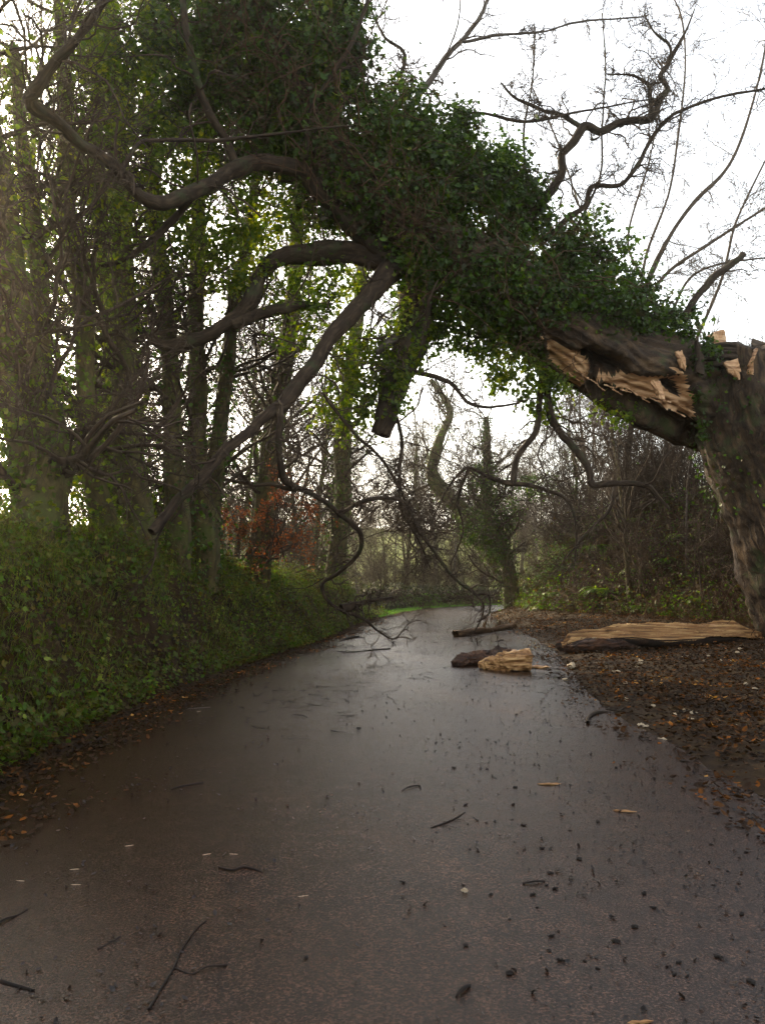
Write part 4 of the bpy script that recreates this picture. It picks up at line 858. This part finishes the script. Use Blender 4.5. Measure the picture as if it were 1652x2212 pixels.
# ------------------------------------------------------------------ logs and debris
def ZL(zx, zy): return 946.4 + zx * .42708, 1290.6 + zy * .42708
def halflog(name, label, cat, A, B, w, h, seed, prof=None, barkm='rot', face='wood', tilt=.6, taper=(.25, .55), ends=(.1, .25)):
    """split log from A to B on the ground: rough bark below, a split face of raised fibres tilted to the lane"""
    rg = np.random.default_rng(seed); A = np.array(A, float); B = np.array(B, float); L = np.linalg.norm(B - A); D = (B - A) / L
    side = np.array([D[1], -D[0], 0]); side /= np.linalg.norm(side)
    if side[1] > 0: side = -side
    upv = np.array([0, 0, 1.0]); n, kb, kf = 160, 16, 34
    t = thing(name, label, cat, (A + B) / 2); Vb, Vf = [], []
    for i in range(n):
        u = i / (n - 1); c = A + (B - A) * u
        s = min(1, taper[0] + (1 - taper[0]) * sm(u / ends[0])) * min(1, taper[1] + (1 - taper[1]) * sm((1 - u) / ends[1])) * (1 + .1 * math.sin(u * 9 + seed) + .05 * math.sin(u * 23))
        if prof: s *= np.interp(u, prof[0], prof[1])
        ww = w * s; hh = h * s; c = c + upv * .0
        top = c + upv * hh - side * ww * .45; top = top + upv * h * .10 * float(wav(u * 6, 0, 0, seed + 9, 4, 1)); bot = c + side * ww * .5 + upv * hh * (.66 - .46 * u ** .8 + .07 * math.sin(u * 13 + seed))
        for j in range(kf):
            v = j / (kf - 1); p = top + (bot - top) * v
            nn = nrm(np.cross(D, bot - top)); nn = nn if nn[2] > 0 else -nn
            bump = math.sin(v * math.pi) * .12 * hh + (.20 * h * float(wav(v * 9 + .5 * math.sin(u * 5), u * 1.6, 0, seed, 4, 1)) + rg.normal() * .006)
            step = .04 * h * (math.floor((v * 4 + .6 * math.sin(u * 7 + seed)) % 4) % 2) * (0 if j in (0, kf - 1) else 1)
            Vf.append(p + nn * (bump + step))
        for j in range(kb):
            v = j / (kb - 1); a = math.pi * v
            ctr = (top + bot) / 2; e1 = (top - bot) / 2; e2 = nrm(np.cross(D, e1)); e2 = e2 if e2[2] < 0 else -e2
            p = ctr + e1 * math.cos(a) + e2 * math.sin(a) * ww * .45 * (1 + .12 * float(wav(v * 3, u * 4, 0, seed + 5, 3, 1)))
            p[2] = max(p[2], A[2] - .03); Vb.append(p)
    def g(V, k, cap=True):
        F = []; 
        for i in range(n - 1):
            for j in range(k - 1): F.append((i * k + j, i * k + j + 1, (i + 1) * k + j + 1, (i + 1) * k + j))
        return np.array(F)
    Vb, Vf = np.array(Vb), np.array(Vf)
    U = np.stack([np.tile(np.linspace(0, w * 1.5, kb), n), np.repeat(np.linspace(0, L, n), kb)], -1)
    mesh('bark', Vb, [g(Vb, kb)], M[barkm], t, True, U); mesh('split_face', Vf, [g(Vf, kf)], M[face], t, True)
    # broken ends closed with jagged fibres
    for (i0, sg) in ((0, -1), (n - 1, 1)):
        ring = np.vstack([Vf[i0 * kf:(i0 + 1) * kf], Vb[i0 * kb:(i0 + 1) * kb][::-1]]); cc = ring.mean(axis=0) + D * sg * .04
        ring2 = ring * .5 + cc * .5 + D * sg * rg.uniform(0, .12, (len(ring), 1)); m = len(ring); i = np.arange(m); j = (i + 1) % m
        mesh('broken_end', np.vstack([ring, ring2, cc[None]]), [np.stack([i, j, j + m, i + m], -1), np.stack([i + m, j + m, np.full(m, 2 * m)], -1)], M[face if sg > 0 else barkm], t)
    return t, D, side
A = at(1212, 1405, 16.2); A[2] = .10; B = at(1632, 1396, 16.0); B[2] = .26
bl, D, side = halflog('split_log', 'long torn log with pale golden split face lying from the lane to the tree foot', 'log', A, B, .62, .37, 4, ([0, .2, .4, .8, 1], [.75, .9, .95, 1.1, .9]), taper=(.35, .7), ends=(.06, .1))
for i, (pl) in enumerate([[(760, 218), (775, 205), (830, 208), (850, 225), (800, 230)], [(1350, 172), (1440, 166), (1446, 176), (1390, 182)], [(985, 214), (1020, 198), (1270, 190), (1260, 205), (1040, 222)]]):
    slab([ZL(*p) for p in pl], 16.0 if i != 1 else 16.6, .06, M['chip'] if i == 0 else M['wood'], 'splinter', bl, 0, 40 + i, .02)
def gp(px, py, r=.02):
    Y = CAMH * FPX / (py - 1250); p = at(px, py, Y); return [p[0], p[1], rz_(p[0], p[1]) + r]
def lump(name, pts, k, mat, parent, seed, flat=.75, am=.05):
    """knobbly closed piece of wood along pts (x, y, z, r)"""
    P, Rr = spline(pts, 70); V, F, U = tubes(P, Rr, k, .28, seed)
    c = np.repeat(P[0], k, axis=0); o_ = V - c; o_[:, 2] *= flat; dr = nrm(o_)
    n1 = wav(V[:, 0], V[:, 1], V[:, 2], seed, 4, 1.6); n2 = 1.8 * np.abs(wav(V[:, 0] * .3, V[:, 1], V[:, 2], seed + 1, 3, 7.0)) ** .7
    V = c + o_ + dr * (am * n1 + am * .5 * n2)[:, None]; V[:, 2] = np.maximum(V[:, 2], .012)
    e = len(V); V = np.vstack([V, P[0, :1], P[0, -1:]]); q = np.arange(k); q2 = (q + 1) % k
    T = np.vstack([np.stack([q, np.full(k, e), q2], -1), np.stack([(70 - 1) * k + q, (70 - 1) * k + q2, np.full(k, e + 1)], -1)])
    return mesh(name, V, [F, T], M[mat], parent, False, np.vstack([U, U[:1], U[:1]]))
def gq(px, py, up, r): p = gp(px, py, 0); return [p[0], p[1], p[2] + up, r]
l2 = thing('broken_log', 'short chunk of broken log with dark pointed end and crumbling pale end on the tarmac', 'log', gp(1060, 1443, 0))
lump('bark', [gq(974, 1440, .05, .02), gq(990, 1440, .07, .08), gq(1015, 1438, .09, .13), gq(1050, 1434, .11, .16), gq(1080, 1430, .11, .15), gq(1110, 1430, .10, .10), gq(1125, 1430, .12, .04)], 26, 'shell', l2, 61)
lump('pale_wood', [gq(1036, 1446, .05, .02), gq(1055, 1447, .08, .07), gq(1080, 1448, .11, .11), gq(1110, 1449, .15, .15), gq(1138, 1448, .16, .18), gq(1144, 1448, .16, .15)], 26, 'wood', l2, 64, .9)
lump('bark_roll', [gq(1204, 1408, .16, .05), gq(1225, 1409, .16, .13), gq(1270, 1412, .15, .16), gq(1330, 1412, .13, .13), gq(1400, 1408, .10, .09), gq(1450, 1404, .08, .03)], 22, 'shell', bl, 71)
# round fallen branch
t = thing('fallen_branch', 'thick round barked branch with a snapped knot lying across the lane beyond the chunk', 'branch', at(1045, 1368, 20.5) * [1, 1, 0] + [0, 0, .05])
b = Bag(); P, Rr = spline([gp(983, 1377, .07) + [.085], gp(1018, 1373, .09) + [.07], gp(1035, 1368, .07) + [.085], gp(1055, 1366, .06) + [.06], gp(1080, 1362, .07) + [.062], gp(1108, 1357, .07) + [.07]], 40); b.tube(P, Rr, 14, .5, 3)
P2 = np.array([P[0, 18] + [0, 0, .03], P[0, 18] + [.02, 0, .16], P[0, 18] + [.07, 0, .24]])[None]; b.tube(P2, np.array([[.05, .045, .03]]), 8, .2, 4)
P2 = np.array([P[0, -3], P[0, -1] + [.05, .0, .1], P[0, -1] + [.12, .1, .18]])[None]; b.tube(P2, np.array([[.06, .05, .02]]), 8, .2, 5); b.build('bark', M['logbark'], t)
b = Bag(); P1, R1 = kids(P, Rr * .1, 9, rng, n=6, t0=.0, t1=.12, Labs=(.3, .7), wander=.4, ang=1.3, rmin=.005); b.tube(P1, R1, 4); b.build('twigs', M['twig'], t)

def gtwig(name, label, cat, pts, rs, seed, br=3, mat='dark', group=None):
    rg = np.random.default_rng(seed); G = [gp(x, y, r) for (x, y), r in zip(pts, rs)]
    t = thing(name, label, cat, G[0], group); P, Rr = spline([g + [r] for g, r in zip(G, rs)], 24, rg, .004)
    b = Bag().tube(P, Rr, 6, .2, seed)
    if br:
        P1, R1 = kids(P, Rr, br, rg, n=6, Lf=(.15, .35), wander=.25, up=-.02, rmin=.002); P1[..., 2] = np.maximum(P1[..., 2] * .4, P[0, 0, 2] + .002); b.tube(P1, R1, 4)
    b.build('stem', M[mat], t); return t
gtwig('twig', 'long thin curving twig with one side fork, lowest on the lane', 'twig', [(445, 1978), (420, 2000), (395, 2040), (375, 2080), (350, 2115), (322, 2160)], [.002, .002, .003, .003, .004, .005], 1, 0)
gtwig('twig', 'side fork of twig lying right of the long curving twig', 'twig', [(378, 2075), (415, 2086), (450, 2078), (492, 2070)], [.003, .003, .003, .004], 2, 0)
gtwig('twig', 'small crooked dark twig left of centre, well above the long curving twig', 'twig', [(473, 1868), (500, 1873), (530, 1868), (568, 1878)], [.004, .004, .006, .002], 3, 2)
gtwig('twig', 'short forked black twig in the middle of the lane', 'twig', [(868, 1708), (885, 1702), (905, 1698), (908, 1706)], [.003, .004, .005, .003], 4, 2)
gtwig('twig', 'slender bent twig right of centre beside the cluster of dark crumbs', 'twig', [(930, 1786), (955, 1778), (980, 1768), (1005, 1752)], [.003, .005, .004, .002], 5, 2)
gtwig('twig', 'stout straight black stick at lower left of the lane', 'twig', [(213, 2035), (235, 2022), (262, 2008)], [.004, .006, .003], 6, 1)
gtwig('twig', 'long thin branch lying along the left edge of the lane near the far chunk', 'twig', [(728, 1408), (760, 1410), (800, 1407), (843, 1404)], [.006, .01, .012, .014], 7, 4)
gtwig('twig', 'short thick dark stick on the left edge below the hanging twigs', 'twig', [(735, 1384), (755, 1380), (775, 1377)], [.01, .03, .025], 8, 2)
gtwig('twig', 'curled grey stick half buried in the litter edge at right', 'twig', [(1268, 1562), (1272, 1548), (1290, 1538), (1330, 1530), (1365, 1514)], [.02, .02, .018, .012, .006], 9, 2, 'limb')
gtwig('twig', 'pale curved twig on the left verge below the ivy', 'twig', [(405, 1530), (430, 1528), (455, 1527)], [.004, .006, .005], 10, 1, 'ashbark')
gtwig('twig', 'dark twig with stubby side shoots at the left foot of the lane', 'twig', [(-20, 1990), (10, 1975), (40, 1962), (62, 1950)], [.004, .005, .004, .002], 11, 3)
gtwig('twig', 'small black twig between the round branch and the broken chunk', 'twig', [(1070, 1388), (1085, 1384), (1098, 1386)], [.008, .01, .006], 12, 2)
gtwig('twig', 'straight dark twig lying level in the right half of the lane', 'twig', [(1128, 1902), (1150, 1898), (1176, 1897)], [.004, .005, .004], 13, 0)
gtwig('twig', 'long wet stick lying at the bottom left corner', 'twig', [(-10, 2095), (30, 2105), (75, 2118)], [.006, .008, .004], 14, 2)
gtwig('twig', 'thin twig among the shadows on the left part of the lane', 'twig', [(370, 1702), (400, 1696), (440, 1688)], [.004, .006, .003], 15, 2)
gtwig('twig', 'tiny black hooked twig right of the lane centre near the bottom', 'twig', [(985, 2135), (1000, 2126), (1015, 2112)], [.004, .008, .005], 16, 1)
td = Bag(); nt_ = 420; cc = rc.integers(0, 14, nt_); cxs = rc.uniform(-2.3, 3.2, 14); cys = rc.uniform(7, 24, 14)
x = cxs[cc] + rc.normal(size=nt_) * .55; y = cys[cc] + rc.normal(size=nt_) * .8; dd = np.abs(sdist(x, y)[0]); z = np.where(dd < HALF, .012 + .035 * (1 - (dd / HALF) ** 2), height(x, y) + .01)
S = np.stack([x, y, z], -1); D = rc.normal(size=(nt_, 3)) * [1, 1, 0]; P, Rr = grow(S, D, rc.uniform(.06, .35, nt_), rc.uniform(.002, .005, nt_), np.full(nt_, .001), 6, .18, 0, rc)
P[..., 2] = z[:, None] + .004 + .01 * np.abs(P[..., 2] - z[:, None]); td.tube(P, Rr, 4)
tag(td.build('twig_litter', M['dark']), 'drifts of tiny broken twigs strewn on the lane under the fallen crown', 'twig litter', None, 'stuff')
# chips of pale wood
def frag(name, label, cat, px, py, L, w, h, mat, seed, group=None):
    rg = np.random.default_rng(seed); p = gp(px, py, h * .5); t = np.array(p); n = 7
    th = rg.uniform(-.5, .5) if L > w * 2 else rg.uniform(0, 3); V = []
    for i in range(n):
        u = i / (n - 1) * 2 - 1; s = (1 - abs(u) ** 3) ** .5 * .8 + .15
        for j in range(6):
            a = j / 6 * 6.28 + .4; V.append([u * L / 2, math.cos(a) * w / 2 * s * rg.uniform(.3, 1.35), math.sin(a) * h / 2 * s * rg.uniform(.4, 1.5)])
    V = np.array(V); c, s = math.cos(th), math.sin(th); V = np.stack([V[:, 0] * c - V[:, 1] * s, V[:, 0] * s + V[:, 1] * c, V[:, 2]], -1)
    F = [(i * 6 + j, i * 6 + (j + 1) % 6, (i + 1) * 6 + (j + 1) % 6, (i + 1) * 6 + j) for i in range(n - 1) for j in range(6)]
    V = np.vstack([V, V[:6].mean(0), V[-6:].mean(0)]); T = [(j, n * 6, (j + 1) % 6) for j in range(6)] + [((n - 1) * 6 + j, (n - 1) * 6 + (j + 1) % 6, n * 6 + 1) for j in range(6)]
    me = mesh(name, V, [np.array(F), np.array(T)], M[mat], None, False, V[:, :2]); me.location = t; return tag(me, label, cat, group)
frag('wood_chip', 'long pale wood splinter on the lane, uppermost of the two long ones', 'wood chip', 1185, 1693, .17, .03, .015, 'wood', 1)
frag('wood_chip', 'straight tan wood splinter nearer and right of the other long one', 'wood chip', 1348, 1748, .15, .02, .012, 'wood', 2)
frag('wood_chip', 'blocky bright orange chunk of wood between the short chunk and the long log', 'wood chip', 1233, 1440, .16, .12, .11, 'chip', 3)
frag('wood_chip', 'flat dark tan slab of bark touching the right end of the short chunk', 'wood chip', 1165, 1443, .34, .2, .05, 'wood', 4)
frag('wood_chip', 'small tan chip on the litter edge left of two pale chips', 'wood chip', 1221, 1468, .11, .07, .04, 'chip', 5)
frag('wood_chip', 'pale oval chip in the dark litter below the long log', 'wood chip', 1330, 1455, .14, .06, .04, 'chip', 6)
frag('wood_chip', 'tan splinter on the lane near the bottom edge at right', 'wood chip', 1382, 2185, .09, .016, .01, 'wood', 7)
frag('wood_chip', 'tiny white upright sliver right of the lane centre', 'wood chip', 1003, 1920, .035, .008, .02, 'chip', 8)
gC = 'pale crumbs of wood in the leaf litter'
for j in range(34):
    px_ = rc.uniform(1330, 1650); py_ = rc.uniform(1425, 1620) if j % 3 else rc.uniform(1428, 1450)
    p = gp(px_, py_)
    if float(sdist(p[0], p[1])[0][0]) < HALF: py_ = rc.uniform(1425, 1450)
    frag('wood_crumb', 'small pale crumb of wood lying in the leaf litter under the tree', 'wood chip', px_, py_, rc.uniform(.04, .1), rc.uniform(.03, .06), .035, 'chip', 100 + j, gC)
gC = 'pale straws on the left of the lane'
for j, (a_, b_) in enumerate([(162, 1868), (447, 1840), (505, 1840), (655, 1928), (165, 1900), (280, 1820), (430, 1535), (45, 1890)]):
    frag('pale_splinter', 'thin whitish splinter on the brown left part of the lane', 'wood chip', a_, b_, .05, .004, .004, 'chip', 200 + j, gC)
gD = 'dark crumbs of bark on the lane'
pts = [(1037, 1661), (1052, 1662), (1112, 1700), (1005, 1738), (1068, 1772), (1105, 1768), (1050, 1775), (1010, 1778), (1030, 1770), (1130, 1780), (1110, 1815), (1130, 1832), (1170, 1828), (1190, 1830), (1188, 1880), (1198, 1912), (1180, 1905), (1150, 1925), (1100, 1975), (1205, 2000), (1190, 2010), (1185, 2040), (1005, 2030), (1100, 2087), (1210, 2060), (1410, 1950), (1370, 1990), (1440, 2070), (1465, 2062), (1455, 2086), (1482, 2090), (1330, 2020), (1290, 2075), (1262, 2060), (662, 2055), (805, 1832), (640, 1540), (775, 1576), (895, 1560), (1115, 1545), (1090, 1520), (1305, 1710), (1250, 1850), (1535, 1815), (1610, 1830), (1570, 1870), (1480, 1880), (1390, 1920), (1540, 1900), (1600, 1960), (960, 1990), (1000, 1905), (1060, 1925), (1550, 2050), (1620, 2100), (1160, 1950), (1230, 1790), (1290, 1770), (1330, 1655), (870, 1900), (980, 1660), (1015, 1480), (960, 1445), (1000, 1425), (900, 1410), (915, 1470), (1050, 1610), (1210, 1600), (1180, 1560), (940, 1520)]
for j, (a_, b_) in enumerate(pts):
    Lz = rc.uniform(.014, .042) * (1.0 if b_ > 1600 else 1.5)
    frag('bark_crumb', 'small black crumb of bark lying on the wet tarmac', 'bark crumb', a_, b_, Lz, Lz * rc.uniform(.35, .8), Lz * .3, 'dark', 300 + j, gD)
# thin even haze added to imitate lens glare on the left
bpy.ops.mesh.primitive_cube_add(size=1, location=(0, 60, 14)); hzb = bpy.context.object; hzb.name = 'haze'; hzb.data.name = 'haze'; hzb.scale = (700, 900, 64); hzb['kind'] = 'stuff'
hzb['label'] = 'thin pale haze added to imitate lens glare on the left'; hzb['category'] = 'haze'
m = bpy.data.materials.new('haze'); m.use_nodes = True; n = m.node_tree.nodes; n.remove(n['Principled BSDF'])
pv = n.new('ShaderNodeVolumePrincipled'); pv.inputs['Color'].default_value = (1, .92, .72, 1); pv.inputs['Density'].default_value = .0011; pv.inputs['Anisotropy'].default_value = .86
m.node_tree.links.new(pv.outputs[0], n['Material Output'].inputs['Volume']); hzb.data.materials.append(m)
print('OBJECTS', len(bpy.data.objects), 'VERTS', sum(len(m.vertices) for m in bpy.data.meshes))
